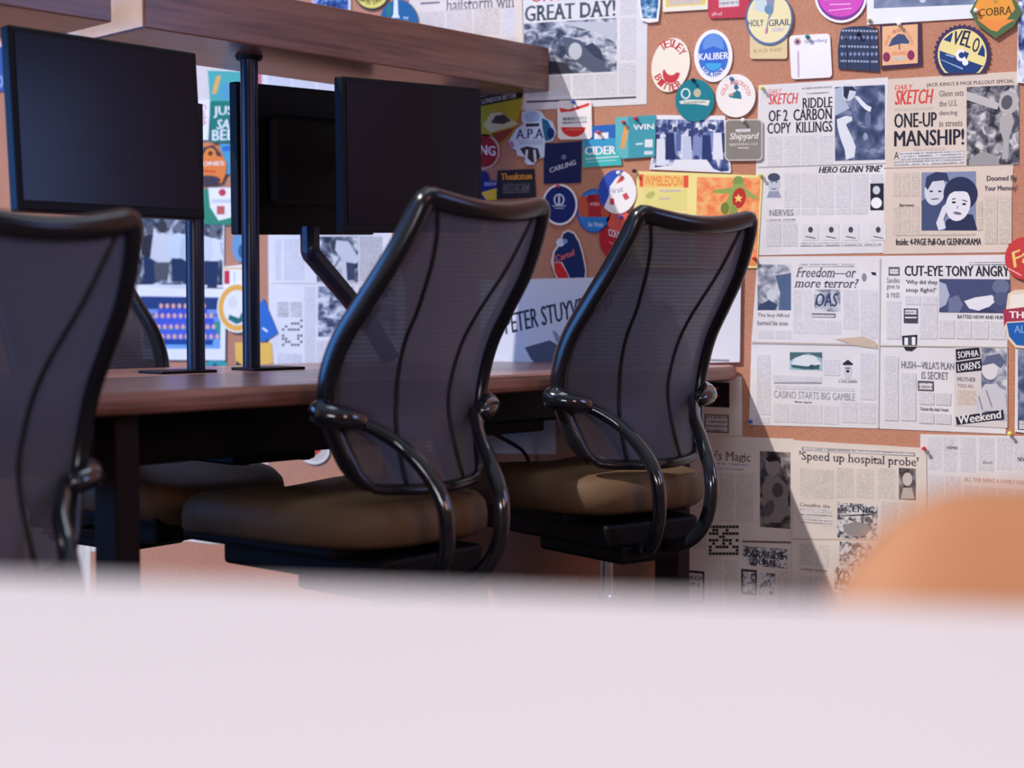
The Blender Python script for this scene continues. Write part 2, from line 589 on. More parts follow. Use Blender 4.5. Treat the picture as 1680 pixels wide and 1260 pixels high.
# ------------------------------------------------------------------ task chairs
HXK = [.1626, .1862, .2052, .2127, .2092, .201, .1917, .1776, .1634]
YK = [-.0402, -.0144, .0, -.0064, -.0341, -.0829, -.133, -.1723, -.2022]
ZK = [.5493, .6146, .6798, .7451, .8104, .8757, .941, 1.0063, 1.0715]
YOKE = list(zip([.160, .135, .107, .094, .084, .078, .075, .073, .07, .066, .058, .045],
                [-.030, -.058, -.089, -.117, -.14, -.159, -.17, -.173, -.169, -.157, -.137, -.105],
                [.674, .659, .633, .607, .579, .549, .52, .487, .452, .421, .394, .376]))
def cr(keys, z):
    n = len(ZK) - 1
    t = max(0, min(n - 1e-6, (z - ZK[0]) / (ZK[-1] - ZK[0]) * n))
    i = int(t)
    u = t - i
    g = lambda j: keys[j] if 0 <= j <= n else (2 * keys[0] - keys[1] if j < 0 else 2 * keys[n] - keys[n - 1])
    p0, p1, p2, p3 = g(i - 1), g(i), g(i + 1), g(i + 2)
    return .5 * (2 * p1 + (p2 - p0) * u + (2 * p0 - 5 * p1 + 4 * p2 - p3) * u * u + (3 * p1 - p0 - 3 * p2 + p3) * u ** 3)
def bulge(z): return .030 + .022 * max(0, min(1, (1.06 - z) / .3))
def surf(x, z, dy=0):
    zz = max(ZK[0], min(ZK[-1], z))
    h = cr(HXK, zz)
    y = cr(YK, zz)
    if z > ZK[-1]: y += (z - ZK[-1]) * -.45
    if z < ZK[0]: y += (ZK[0] - z) * -.4
    return Vector((x, y - bulge(zz) * (1 - min(1, (x / h) ** 2)) + dy, z))

def make_chair(label, group):
    t = thing('office_chair', label, 'chair', (0, 0, 0), 0, group)
    # frame: loop in (x, z), inset from the outline
    ins = .013
    L = []
    zs = np.linspace(ZK[0] + .02, ZK[-1] - .018, 34)
    for z in zs: L.append((-(cr(HXK, z) - ins), z))
    ht = cr(HXK, ZK[-1])
    for x in np.linspace(-(ht - .012), ht - .012, 26): L.append((x, ZK[-1] - .016 - .022 * (1 - (x / ht) ** 2)))
    for z in zs[::-1]: L.append((cr(HXK, z) - ins, z))
    hb = cr(HXK, ZK[0])
    for x in np.linspace(hb - .014, -(hb - .014), 20): L.append((x, ZK[0] + .006 - .008 * (1 - (x / hb) ** 2)))
    A = np.array(L)
    for _ in range(3): A = .5 * A + .25 * (np.roll(A, 1, 0) + np.roll(A, -1, 0))
    n = len(A)
    P, ref, ra, rb = [], [], [], []
    for i in range(n):
        x, z = A[i]
        P.append(surf(x, z))
        tx, tz = A[(i + 1) % n] - A[i - 1]
        ox, oz = -tz, tx                                # outward for this winding
        ln = math.hypot(ox, oz)
        ox, oz = ox / ln, oz / ln
        if ox * x + oz * (z - .8) < 0: ox, oz = -ox, -oz
        sl = (cr(YK, min(z + .01, ZK[-1])) - cr(YK, max(z - .01, ZK[0]))) / .02 if ZK[0] + .01 < z < ZK[-1] - .01 else -.45
        ref.append(Vector((ox, oz * sl, oz)))
        top = max(0, min(1, (z - 1.02) / .02)) * abs(oz)
        bot = max(0, min(1, (.60 - z) / .04))
        ra.append(.0130 + .0050 * top - .004 * bot)
        rb.append(.0195 - .004 * top - .007 * bot)
    bm = bmesh.new()
    a_sweep(bm, P, ra, rb, ref, closed=True, seg=14, power=2.6)
    link('back_frame', bm, FRAME, t, smooth=True)
    # mesh panel
    bm = bmesh.new()
    rows = []
    for z in np.linspace(ZK[0] + .006, ZK[-1] - .02, 48):
        h = cr(HXK, z) - .012
        row = []
        for k in range(25):
            u = -1 + 2 * k / 24
            zz = z
            if z > 1.0: zz = z - .022 * (1 - u * u) * (z - 1.0) / (ZK[-1] - 1.0)
            row.append(bm.verts.new(surf(u * h, zz)))
        rows.append(row)
    for a, b in zip(rows, rows[1:]):
        for k in range(24): bm.faces.new((a[k], a[k + 1], b[k + 1], b[k]))
    pan = link('mesh_panel', bm, MESH, t, smooth=True)
    for sg in (-1, 1):
        bm = bmesh.new()
        pts = []
        for z in np.linspace(ZK[0] + .004, ZK[-1] - .03, 30):
            f = (z - ZK[0]) / (ZK[-1] - ZK[0])
            xs = np.interp(f, [0, .3, .6, .85, 1], [.075, .068, .08, .112, .14])
            pts.append(surf(sg * min(xs, cr(HXK, z) - .012), z, -.001))
        a_sweep(bm, pts, .0042, .003, seg=8)
        link('seam', bm, M('dark_seam_tape', raw=(.004, .004, .006), rough=.6), pan, smooth=True)
    # yoke holding the back
    for sg in (-1, 1):
        bm = bmesh.new()
        pts = smooth_pts([Vector((sg * x, y, z)) for x, y, z in YOKE] + [Vector((sg * .04, -.05, .372)), Vector((sg * .04, .06, .375))], 60)
        a_sweep(bm, pts, [.0115 + .003 * min(1, i / 20) for i in range(60)], seg=14)
        link('back_support_tube', bm, TUBE, t, smooth=True)
        bm = bmesh.new()
        pts = smooth_pts([surf(sg * .205, .690, .012), surf(sg * .208, .686, -.014), Vector((sg * .190, -.042, .680)), Vector((sg * .150, -.050, .672))], 14)
        a_sweep(bm, pts, [.017, .021, .023, .024, .024, .023, .023, .022, .021, .02, .019, .018, .016, .012], seg=14)
        link('knuckle', bm, TUBE, t, smooth=True)
    # seat cushion
    bm = bmesh.new()
    rings = []
    prof = [(.86, .452), (.95, .450), (.995, .462), (1.0, .485), (.985, .507), (.94, .520), (.84, .527), (.5, .531), (.0, .532)]
    for k, z in prof:
        ring = []
        for j in range(48):
            th = 2 * PI * j / 48
            c, s = math.cos(th), math.sin(th)
            e = 2 / 3.4
            x = math.copysign(abs(c) ** e, c) * .218
            y = math.copysign(abs(s) ** e, s) * .285
            x *= 1 + .06 * (y / .285)
            drop = -.03 * max(0, (y / .285 - .45) / .55) ** 2
            ring.append(bm.verts.new((x * k, .180 + y * k, z + drop * k)))
        rings.append(ring)
    for a, b in zip(rings, rings[1:]):
        for j in range(48): bm.faces.new((a[j], a[(j + 1) % 48], b[(j + 1) % 48], b[j]))
    bm.faces.new(rings[0][::-1])
    bmesh.ops.remove_doubles(bm, verts=bm.verts, dist=1e-5)
    link('seat_cushion', bm, LEATHER, t, smooth=True)
    bm = bmesh.new()
    for (x0, y0, x1, y1, z0, z1) in ((-.18, .0, .18, .42, .425, .454), (-.13, -.08, .13, .36, .378, .43), (-.085, -.075, .085, .20, .342, .384)):
        a_box(bm, ((x0 + x1) / 2, (y0 + y1) / 2, (z0 + z1) / 2), (x1 - x0, y1 - y0, z1 - z0), bev=.009)
    link('tilt_mechanism', bm, BLACK, t)
    bm = bmesh.new()
    a_sweep(bm, [(.1, .14, .40), (.2, .15, .40), (.26, .16, .405)], .006, seg=8)
    link('lever', bm, CHROME, t, smooth=True)
    bm = bmesh.new()
    a_lathe(bm, [(.027, .1), (.027, .25), (.0145, .252), (.0145, .346)], (0, .07, 0), 20)
    link('gas_column', bm, CHROME, t, smooth=None)
    for k in range(5):
        a = 2 * PI * k / 5 + .3
        e = Vector((math.cos(a), math.sin(a), 0))
        b0 = Vector((0, .07, 0))
        bm = bmesh.new()
        a_sweep(bm, [b0 + e * .02 + UPZ * .1, b0 + e * .15 + UPZ * .092, b0 + e * .285 + UPZ * .072], [.024, .02, .015], [.016, .014, .012], seg=10)
        lg = link('base_arm', bm, TUBE, t, smooth=True)
        bm = bmesh.new()
        q = Vector((-e.y, e.x, 0))
        for sg in (-1, 1):
            bmesh.ops.create_cone(bm, cap_ends=True, segments=18, radius1=.028, radius2=.028, depth=.018,
                matrix=Matrix.Translation(b0 + e * .285 + q * (sg * .014) + UPZ * .028) @ q.to_track_quat('Z', 'Y').to_matrix().to_4x4())
        bmesh.ops.create_cone(bm, cap_ends=True, segments=10, radius1=.009, radius2=.009, depth=.05, matrix=Matrix.Translation(b0 + e * .285 + UPZ * .05))
        link('caster', bm, BLACK, lg)
    return t

def copy_tree(o, parent=None):
    c = o.copy()
    COL.objects.link(c)
    c.parent = parent
    for ch in o.children: copy_tree(ch, c)
    return c

CG = 'mesh backed office chairs at the bench desk'
chairs = [((-1.2824, 2.3956, 0), 1.293, 'middle of the three near mesh office chairs, below the hung dark monitor'),
          ((-1.0487, 2.9609, 0), 1.0749, 'right mesh office chair nearest the cork wall, yellow flyer seen above it'),
          ((-1.5553, 1.5786, -.0628), 1.3311, 'left foreground mesh office chair cut off by the picture edge, tall pale back')]
proto = make_chair(chairs[0][2], CG)
for i, (loc, rz, lab) in enumerate(chairs):
    c = proto if i == 0 else copy_tree(proto)
    c.location = loc
    c.rotation_euler = (0, 0, rz)
    c['label'] = lab
    if loc[2]:                                          # this one is set lower: shorten its column, keep the base on the floor
        for ch in c.children:
            if ch.name.startswith(('base_arm',)): ch.location.z -= loc[2]
            if ch.name.startswith('gas_column'):
                ch.scale.z = .84
                ch.location.z = .346 * .16
opp = copy_tree(proto)
opp.location = dk(-1.165, .95, 0)
opp.rotation_euler = (0, 0, YAW + PI + .12)
opp['label'] = 'mesh office chair on the far side of the desk, facing this way'

# ------------------------------------------------------------------ white table in the foreground and the orange chair tucked under it
ta, tb = zpl(0, 942, DESK_Z), zpl(1680, 998, DESK_Z)
td = (tb - ta).normalized()
tn = Vector((td.y, -td.x, 0))                            # towards the viewer
tc = (ta + tb) / 2 + tn * .45 + td * .05
tt = thing('white_table', 'white topped table filling the foreground', 'table', (tc.x, tc.y, 0), math.atan2(td.y, td.x))
bm = bmesh.new()
a_prism(bm, [(-.95, -.45), (.95, -.45), (.95, .45), (-.95, .45)], DESK_Z - .026, DESK_Z, .004)
link('tabletop', bm, WHITE, tt)
for sx in (-1, 1):
    for sy in (-1, 1):
        bm = bmesh.new()
        a_box(bm, (sx * .88, sy * .38, (DESK_Z - .026) / 2), (.045, .045, DESK_Z - .026), bev=.003)
        link('leg', bm, STEEL, tt)

oc = CAM + ray(1850, 800) * .74
ot = thing('orange_chair', 'orange moulded chair behind the white table at lower right', 'chair', (oc.x, oc.y, 0), math.atan2(td.y, td.x))
oz = oc.z
bm = bmesh.new()
cols = []
for i in range(25):                                      # back shell: rounded top corners, gently dished
    u = -1 + 2 * i / 24
    xx = u * .185
    topz = oz - .11 * max(0, (abs(u) - .35) / .65) ** 2.6
    col = []
    for k in range(17):
        v = k / 16
        z = .47 + (topz - .47) * v
        col.append((xx * (1 - .06 * v), .17 * v ** 1.6 - .17 - .05 * u * u, z))
    cols.append(col)
fr = [[bm.verts.new(p) for p in c] for c in cols]
bk = [[bm.verts.new((p[0], p[1] + .014, p[2])) for p in c] for c in cols]
for g, fl in ((fr, 0), (bk, 1)):
    for a, b in zip(g, g[1:]):
        for k in range(16): bm.faces.new((a[k], b[k], b[k + 1], a[k + 1]) if not fl else (a[k + 1], b[k + 1], b[k], a[k]))
edge = [(0, k) for k in range(17)] + [(i, 16) for i in range(1, 25)] + [(24, k) for k in range(15, -1, -1)] + [(i, 0) for i in range(23, 0, -1)]
for a, b in zip(edge, edge[1:] + edge[:1]):
    bm.faces.new((fr[a[0]][a[1]], fr[b[0]][b[1]], bk[b[0]][b[1]], bk[a[0]][a[1]]))
link('backrest', bm, ORANGE, ot, smooth=True)
bm = bmesh.new()
rings = []
for k, z in ((.9, .445), (1, .45), (1, .462), (.9, .466), (.4, .455), (.05, .452)):
    rings.append([bm.verts.new((.2 * k * math.copysign(abs(math.cos(t)) ** .6, math.cos(t)), -.2 + .22 * k * math.copysign(abs(math.sin(t)) ** .6, math.sin(t)), z)) for t in [2 * PI * j / 32 for j in range(32)]])
for a, b in zip(rings, rings[1:]):
    for j in range(32): bm.faces.new((a[j], a[(j + 1) % 32], b[(j + 1) % 32], b[j]))
bm.faces.new(rings[0][::-1])
bm.faces.new(rings[-1])
link('seat', bm, ORANGE, ot, smooth=True)
for sx in (-1, 1):
    for sy in (-1, 1):
        bm = bmesh.new()
        a_sweep(bm, [(sx * .13, -.2 + sy * .13, .448), (sx * .19, -.2 + sy * .19, 0)], .011, seg=10)
        link('leg', bm, CHROME, ot, smooth=True)
# ------------------------------------------------------------------ things pinned to the cork wall
class Sheet:
    """one flat printed thing on the wall; corners are read off the wall plane, artwork lies in thin printed layers on it"""
    def __init__(self, name, label, cat, outline, mat, lev=0, th=.0004, group=None):
        self.name, self.label, self.cat, self.group = name, label, cat, group
        self.bm = bmesh.new()
        self.mats = []
        pts = [W(u, v) for u, v in outline]
        self.c = sum(pts, Vector()) / len(pts)
        self.off = .0006 + lev * .0017
        self.top = self.off + th
        self.layer = 0
        mi = self.mi(mat)
        f = [self.bm.verts.new(self.loc(p, self.top)) for p in pts]
        b = [self.bm.verts.new(self.loc(p, self.off)) for p in pts]
        n = len(f)
        fs = [self.bm.faces.new(f), self.bm.faces.new(b[::-1])]
        for i in range(n): fs.append(self.bm.faces.new((f[i], b[i], b[(i + 1) % n], f[(i + 1) % n])))
        for x in fs: x.material_index = mi
    def loc(self, p, off): return Vector((p.x - self.c.x, -off, p.z - self.c.z))
    def mi(self, m):
        if isinstance(m, tuple): m = ink(m)
        if m not in self.mats: self.mats.append(m)
        return self.mats.index(m)
    def up(self, k=1): self.layer += k; return self
    def face(self, pts, m, h=None):
        off = self.top + .00001 * (self.layer + 1)
        vs = [self.bm.verts.new(self.loc(W(u, v), off)) for u, v in pts]
        try: f = self.bm.faces.new(vs)
        except ValueError: return
        f.material_index = self.mi(m)
    def poly(self, pts, m): self.up(); self.face(pts, m); return self
    def rect(self, x0, y0, x1, y1, m, sl=None):
        self.up()
        self.face(quad(x0, y0, x1, y1, sl), m)
        return self
    def ell(self, cx, cy, rx, ry, m, rot=0, a0=0, a1=360, n=28):
        self.up()
        self.face(ellipse(cx, cy, rx, ry, rot, a0, a1, n), m)
        return self
    def line(self, x0, y0, x1, y1, wd, m):
        self.up()
        dx, dy = x1 - x0, y1 - y0
        l = math.hypot(dx, dy) or 1
        nx, ny = -dy / l * wd / 2, dx / l * wd / 2
        self.face([(x0 + nx, y0 + ny), (x1 + nx, y1 + ny), (x1 - nx, y1 - ny), (x0 - nx, y0 - ny)], m)
        return self
    def text(self, s, x0, y0, x1, y1, m, bold=.0, shear=0, sl=None, q=None, serif=False):
        self.up()
        vs, fs = glyphs(s, bold, shear, serif)
        a, b, c, d = q or quad(x0, y0, x1, y1, sl)       # tl, tr, br, bl
        off = self.top + .00001 * (self.layer + 1)
        mi = self.mi(m)
        V = []
        nl = len(vs) // (3 if bold > 0 else 1)
        for k, (x, y) in enumerate(vs):
            u = (a[0] * (1 - x) + b[0] * x) * y + (d[0] * (1 - x) + c[0] * x) * (1 - y)
            v = (a[1] * (1 - x) + b[1] * x) * y + (d[1] * (1 - x) + c[1] * x) * (1 - y)
            V.append(self.bm.verts.new(self.loc(W(u, v), off + (k // nl) * .000007)))
        self.up(2 if bold > 0 else 0)
        for f in fs:
            try: self.bm.faces.new([V[i] for i in f]).material_index = mi
            except ValueError: pass
        return self
    def arc(self, s, cx, cy, rx, ry, a0, a1, h, m, wd=None, bold=.02, flip=False):
        """letters along an oval, angles in degrees clockwise from the top"""
        n = len(s)
        self.up()
        for i, ch in enumerate(s):
            if ch == ' ': continue
            t = math.radians(a0 + (a1 - a0) * (i + .5) / n)
            px, py = cx + rx * math.sin(t), cy - ry * math.cos(t)
            ww = (wd or h * .8) / 2
            ux, uy = math.cos(t), math.sin(t)            # reading direction
            if flip: ux, uy = -ux, -uy
            vx, vy = uy * h / 2, -ux * h / 2             # up direction in the picture
            self.text(ch, 0, 0, 0, 0, m, bold, q=[(px - ux * ww + vx, py - uy * ww + vy), (px + ux * ww + vx, py + uy * ww + vy),
                                                  (px + ux * ww - vx, py + uy * ww - vy), (px - ux * ww - vx, py - uy * ww - vy)])
            self.layer -= 3 if bold > 0 else 1
        return self
    def cols(self, x0, y0, x1, y1, n, m, gap=3, sl=None):
        self.up()
        wcol = (x1 - x0 + gap) / n
        s = slope((y0 + y1) / 2) if sl is None else sl
        xm = (x0 + x1) / 2
        for i in range(n):
            a, b = x0 + i * wcol, x0 + (i + 1) * wcol - gap
            self.face([(a, y0 + s * (a - xm)), (b, y0 + s * (b - xm)), (b, y1 + s * (b - xm)), (a, y1 + s * (a - xm))], m)
        return self
    def done(self):
        o = link(self.name, self.bm, self.mats, None, (self.c.x, YW, self.c.z), smooth=None)
        return tag(o, self.label, self.cat, self.group)

def slope(y): return (y - 420) * .000167
def quad(x0, y0, x1, y1, sl=None):
    xm = (x0 + x1) / 2
    st = slope(y0) if sl is None else sl
    sb = slope(y1) if sl is None else sl
    return [(x0, y0 + st * (x0 - xm)), (x1, y0 + st * (x1 - xm)), (x1, y1 + sb * (x1 - xm)), (x0, y1 + sb * (x0 - xm))]
def ellipse(cx, cy, rx, ry, rot=0, a0=0, a1=360, n=28):
    r = math.radians(rot)
    out = []
    for i in range(n if a1 - a0 >= 360 else n + 1):
        t = math.radians(a0 + (a1 - a0) * i / n)         # clockwise from the top
        x, y = rx * math.sin(t), -ry * math.cos(t)
        out.append((cx + x * math.cos(r) - y * math.sin(r), cy + x * math.sin(r) + y * math.cos(r)))
    return out
def rrect(x0, y0, x1, y1, r, rot=0, sl=0):
    cx, cy = (x0 + x1) / 2, (y0 + y1) / 2
    out = []
    for ax, ay, t0 in ((x1 - r, y0 + r, 0), (x1 - r, y1 - r, 90), (x0 + r, y1 - r, 180), (x0 + r, y0 + r, 270)):
        for k in range(5):
            t = math.radians(t0 + k * 22.5)
            out.append((ax + r * math.sin(t), ay - r * math.cos(t)))
    c, s = math.cos(math.radians(rot)), math.sin(math.radians(rot))
    return [(cx + (x - cx) * c - (y - cy) * s, cy + (x - cx) * s + (y - cy) * c + sl * (x - cx)) for x, y in out]
_G = {}
def glyphs(s, bold=0, shear=0, serif=False):
    k = (s, bold, shear, serif)
    if k in _G: return _G[k]
    cu = bpy.data.curves.new('letters', 'FONT')
    cu.body = s
    cu.resolution_u = 2
    cu.shear = shear
    ob = bpy.data.objects.new('letters', cu)
    me = ob.to_mesh()
    vs = [(v.co.x, v.co.y) for v in me.vertices]
    fs = [tuple(p.vertices) for p in me.polygons]
    if serif:                                            # slab feet on every stem end
        cnt = {}
        for f in fs:
            for a, b in zip(f, f[1:] + f[:1]): cnt[frozenset((a, b))] = cnt.get(frozenset((a, b)), 0) + 1
        ys = [v[1] for v in vs]
        for e, c in cnt.items():
            if c > 1 or len(e) < 2: continue
            i, j = e
            (ax, ay), (bx, by) = vs[i], vs[j]
            if abs(ay - by) < .004 and .02 < abs(ax - bx) < .22:
                lo, hi = min(ax, bx) - .055, max(ax, bx) + .055
                mid = ay > .3
                y0, y1 = (ay - .05, ay) if mid else (ay, ay + .05)
                n = len(vs)
                vs += [(lo, y0), (hi, y0), (hi, y1), (lo, y1)]
                fs.append((n, n + 1, n + 2, n + 3))
    ob.to_mesh_clear()
    bpy.data.objects.remove(ob)
    bpy.data.curves.remove(cu)
    if bold > 0:                                         # heavier strokes
        n, v0, f0_ = len(vs), list(vs), list(fs)
        for i, dx in enumerate((-bold, bold)):
            vs += [(x + dx, y) for x, y in v0]
            fs += [tuple(q + n * (i + 1) for q in f) for f in f0_]
    x0, x1 = min(v[0] for v in vs), max(v[0] for v in vs)
    y0, y1 = min(v[1] for v in vs), max(v[1] for v in vs)
    if s.strip() in '-—.': y0, y1 = y0 - .3, y1 + .3
    _G[k] = ([((x - x0) / (x1 - x0 or 1), (y - y0) / (y1 - y0 or 1)) for x, y in vs], fs)
    return _G[k]

INK, INKN, INKG, RED = (38, 40, 56), (62, 72, 104), (110, 112, 126), (214, 74, 66)
PW = paper('newsprint_white', (228, 225, 226))
PB = paper('newsprint_beige', (222, 205, 190))
PC = paper('newsprint_cream', (226, 214, 204))
TW = textmat('print_text_white', (222, 219, 222), (176, 177, 187))
TB = textmat('print_text_beige', (218, 202, 188), (172, 160, 154))
TC = textmat('print_text_cream', (221, 210, 202), (170, 162, 160))
TH = textmat('print_text_bold', (226, 223, 224), (50, 52, 66), row=.0062, dens=.40)
TN = textmat('print_caption_heavy', (224, 220, 220), (44, 46, 60), row=.0105, dens=.42)
NAVYS = [(40, 52, 84), (84, 98, 132), (160, 168, 188), (226, 226, 230)]
GREYS = [(44, 44, 56), (92, 92, 104), (150, 148, 152), (216, 212, 208)]
PH1 = photomat('picture_dark_blue_grey', [(48, 60, 92), (66, 80, 116), (94, 106, 140), (150, 158, 182)], 26, 1)
PH2 = photomat('picture_machine', GREYS, 46, 2)
PH3 = photomat('picture_crowd', [(36, 48, 100), (76, 94, 150), (150, 164, 204), (236, 238, 246)], 52, 3, (1, 1, .6))
PH4 = photomat('picture_racing', [(52, 60, 84), (104, 112, 134), (180, 184, 196), (222, 220, 222)], 34, 4, (1, 1, 1.6))
PH5 = photomat('picture_mid_grey', [(92, 100, 124), (138, 144, 162), (190, 192, 200), (216, 216, 220)], 40, 5)
PH6 = photomat('picture_black_white', [(26, 30, 42), (60, 66, 82), (130, 134, 144), (222, 222, 224)], 30, 6)
PH7 = photomat('picture_brown_dark', [(40, 36, 42), (72, 66, 70), (120, 112, 112), (176, 168, 164)], 30, 7)
PH8 = photomat('picture_team', [(24, 60, 150), (60, 110, 200), (40, 140, 170), (200, 190, 200)], 60, 8)
SCRIB = photomat('print_scribble', [(60, 60, 70), (130, 128, 134), (214, 210, 210), (224, 220, 220)], 90, 9)
XWORD = photomat('print_crossword', [(20, 20, 26), (218, 214, 212), (222, 218, 214), (224, 220, 216)], 120, 10, detail=0, dist=0)
SKY = photomat('picture_grey_sky', [(84, 98, 130), (104, 118, 150), (126, 138, 166), (150, 160, 184)], 14, 11)
BC = 'beer mats on the cork wall'
NC = 'newspaper pages on the cork wall'
CREAM, WHT, NAVY, TEAL = (240, 232, 212), (244, 241, 242), (34, 42, 84), (30, 130, 146)

def mat_(label, outline, col, lev=1, th=.0014, name='beer_mat', cat='beer mat', group=BC):
    return Sheet(name, label, cat, outline, ink(col) if isinstance(col, tuple) else col, lev, th, group)
def news(label, outline, m, lev=0, name='newspaper_page', cat='newspaper', group=NC):
    return Sheet(name, label, cat, outline, m, lev, .0004, group)

# ---- upper right spread, left page
s = news('newspaper page with red masthead and big heading RIDDLE OF 2 CARBON COPY KILLINGS', [(1245, 140), (1457, 127), (1449, 415), (1236, 419)], PW)
s.text('DAILY', 1261, 146, 1283, 153, RED, .01, .2)
s.text('SKETCH', 1261, 153, 1310, 171, RED, .035, .28)
s.cols(1316, 141, 1365, 147, 1, TH).cols(1322, 150, 1360, 156, 1, TH)
s.text('RIDDLE', 1317, 160, 1366, 177, INK, .03)
s.text('OF 2  CARBON', 1261, 179, 1365, 198, INK, .03)
s.text('COPY  KILLINGS', 1259, 200, 1366, 218, INK, .03)
s.cols(1259, 223, 1341, 272, 3, TW).cols(1344, 223, 1367, 272, 1, TW)
s.rect(1370, 141, 1452, 263, PH1)
s.poly([(1370, 146), (1388, 140), (1384, 160), (1394, 178), (1378, 186), (1370, 190)], (176, 188, 206))
s.ell(1393, 152, 11, 14, (206, 212, 224), 20).poly([(1384, 142), (1400, 142), (1406, 150), (1394, 148), (1390, 164), (1384, 158)], (40, 48, 76))
s.poly([(1402, 158), (1408, 158), (1422, 172), (1430, 176), (1428, 184), (1420, 180), (1412, 172)], (226, 230, 238))
s.poly([(1373, 196), (1388, 190), (1398, 192), (1398, 198), (1388, 204), (1398, 226), (1404, 240), (1402, 258), (1388, 262), (1386, 246), (1380, 230), (1374, 208)], (222, 226, 234))
s.ell(1424, 196, 5, 14, (104, 116, 150)).ell(1420, 224, 4, 6, (150, 158, 184)).ell(1432, 248, 6, 4, (130, 140, 170), -30)
s.text("HERO GLENN 'FINE'", 1343, 272, 1448, 283, INK, .04, .3)
s.cols(1342, 286, 1425, 340, 3, TW).cols(1429, 286, 1449, 300, 1, TW).cols(1259, 342, 1424, 352, 6, TW)
s.rect(1428, 301, 1450, 345, INK).ell(1438, 312, 6, 7, (206, 210, 220)).ell(1438, 333, 9, 9, WHT)
s.ell(1270, 302, 10, 16, (196, 200, 212)).ell(1270, 291, 10, 7, (70, 76, 100)).ell(1266, 299, 1.8, 1, INK).ell(1274, 299, 1.8, 1, INK).line(1266, 310, 1274, 310, 1.4, INK)
s.poly([(1262, 314), (1278, 314), (1282, 324), (1258, 324)], (150, 156, 178))
s.cols(1287, 284, 1340, 340, 2, TW)
s.text('NERVES', 1263, 344, 1302, 354, INKG, .01).cols(1258, 358, 1305, 364, 1, TH).cols(1258, 366, 1308, 404, 2, TW)
s.cols(1314, 398, 1446, 404, 1, TH)
for x in (1330, 1364, 1396, 1441):
    s.rect(x - 13, 368, x + 13, 394, (222, 220, 222), 0).ell(x, 377, 4, 5, (70, 72, 88)).line(x - 8, 388, x + 8, 391, 2, INKG)
s.line(1244, 274.5, 1453, 268, 1.3, (176, 174, 178))
s.done()

# ---- upper right spread, right page
s = news('beige newspaper page with red masthead and big heading ONE-UP MANSHIP', [(1457, 130), (1672, 117), (1654, 414), (1449, 417)], PB)
s.text('DAILY', 1468, 139, 1498, 147, RED, .02, .2)
s.text('SKETCH', 1468, 147, 1532, 171, RED, .04, .28)
s.text("JACK KING'S 8 PAGE PULLOUT SPECIAL", 1520, 133, 1664, 141, (84, 76, 84), .02)
s.cols(1468, 176, 1532, 181, 1, TB)
for i, t in enumerate(('Glenn sets', 'the U.S.', 'dancing', 'in streets')):
    s.text(t, 1541, 148 + i * 16.5, 1541 + (40, 30, 30, 38)[i], 158 + i * 16.5, (112, 102, 104), .015)
s.text('ONE-UP', 1467, 185, 1537, 209, INK, .03)
s.text('MANSHIP!', 1467, 213, 1582, 239, INK, .03)
s.cols(1500, 243, 1550, 247, 1, TB).text('A', 1467, 249, 1475, 261, INK).cols(1477, 248, 1582, 262, 1, TH).cols(1467, 263, 1582, 270, 1, TH)
s.rect(1586, 141, 1672, 271, PH2)
s.poly([(1586, 150), (1612, 158), (1640, 170), (1636, 180), (1610, 172), (1586, 164)], (196, 190, 188))
s.ell(1655, 168, 16, 20, (186, 180, 178), 15).ell(1652, 168, 9, 12, (92, 90, 98), 15)
s.poly([(1642, 190), (1660, 186), (1664, 200), (1656, 226), (1654, 258), (1644, 262), (1646, 230), (1640, 210)], (178, 174, 172))
s.poly([(1590, 262), (1612, 248), (1636, 256), (1640, 270), (1590, 271)], (160, 156, 156))
s.line(1450, 276, 1664, 270, 1.4, (170, 152, 142))
s.cols(1466, 284, 1508, 322, 3, TB).cols(1466, 340, 1508, 384, 3, TB).text('Barroness', 1476, 334, 1500, 339, INK, .02)
# couple
s.rect(1512, 282, 1601, 378, (132, 142, 172))
s.poly([(1512, 330), (1530, 318), (1556, 322), (1560, 340), (1540, 378), (1512, 378)], (70, 82, 118))
s.ell(1534, 312, 17, 25, (214, 214, 222), 8)
s.poly([(1518, 306), (1520, 290), (1536, 282), (1554, 284), (1558, 300), (1548, 296), (1530, 298), (1522, 312)], (52, 62, 96))
s.ell(1528, 314, 3, 1.6, INKN).ell(1542, 314, 3, 1.6, INKN).line(1528, 327, 1540, 326, 1.8, INKN)
s.ell(1576, 318, 28, 28, (44, 52, 84), 10)
s.poly([(1550, 378), (1552, 362), (1572, 350), (1596, 352), (1604, 378)], (44, 52, 84))
s.ell(1572, 336, 20, 27, (230, 228, 232), 12)
s.poly([(1552, 322), (1562, 306), (1584, 304), (1594, 318), (1582, 314), (1566, 314)], (44, 52, 84))
s.ell(1565, 332, 3.4, 1.8, INK).ell(1582, 335, 3.4, 1.8, INK).line(1562, 327, 1568, 326, 1.6, INK).line(1579, 328, 1587, 331, 1.6, INK)
s.ell(1571, 350, 7, 2.4, (120, 110, 126), 10).line(1572, 338, 1570, 343, 1.4, INKG)
s.poly([(1536, 366), (1546, 340), (1552, 334), (1556, 340), (1548, 360), (1552, 374), (1540, 378)], (222, 222, 228))
s.text('Doomed By', 1619, 288, 1668, 299, (70, 66, 78), .02).text("Your Memory'", 1615, 304, 1669, 315, (70, 66, 78), .02)
s.cols(1616, 322, 1660, 400, 2, TB).cols(1603, 330, 1612, 378, 1, TB)
s.text('Inside: 4-PAGE Pull-Out GLENNORAMA', 1470, 391, 1610, 402, INK, .03).cols(1470, 382, 1600, 386, 1, TB)
s.done()

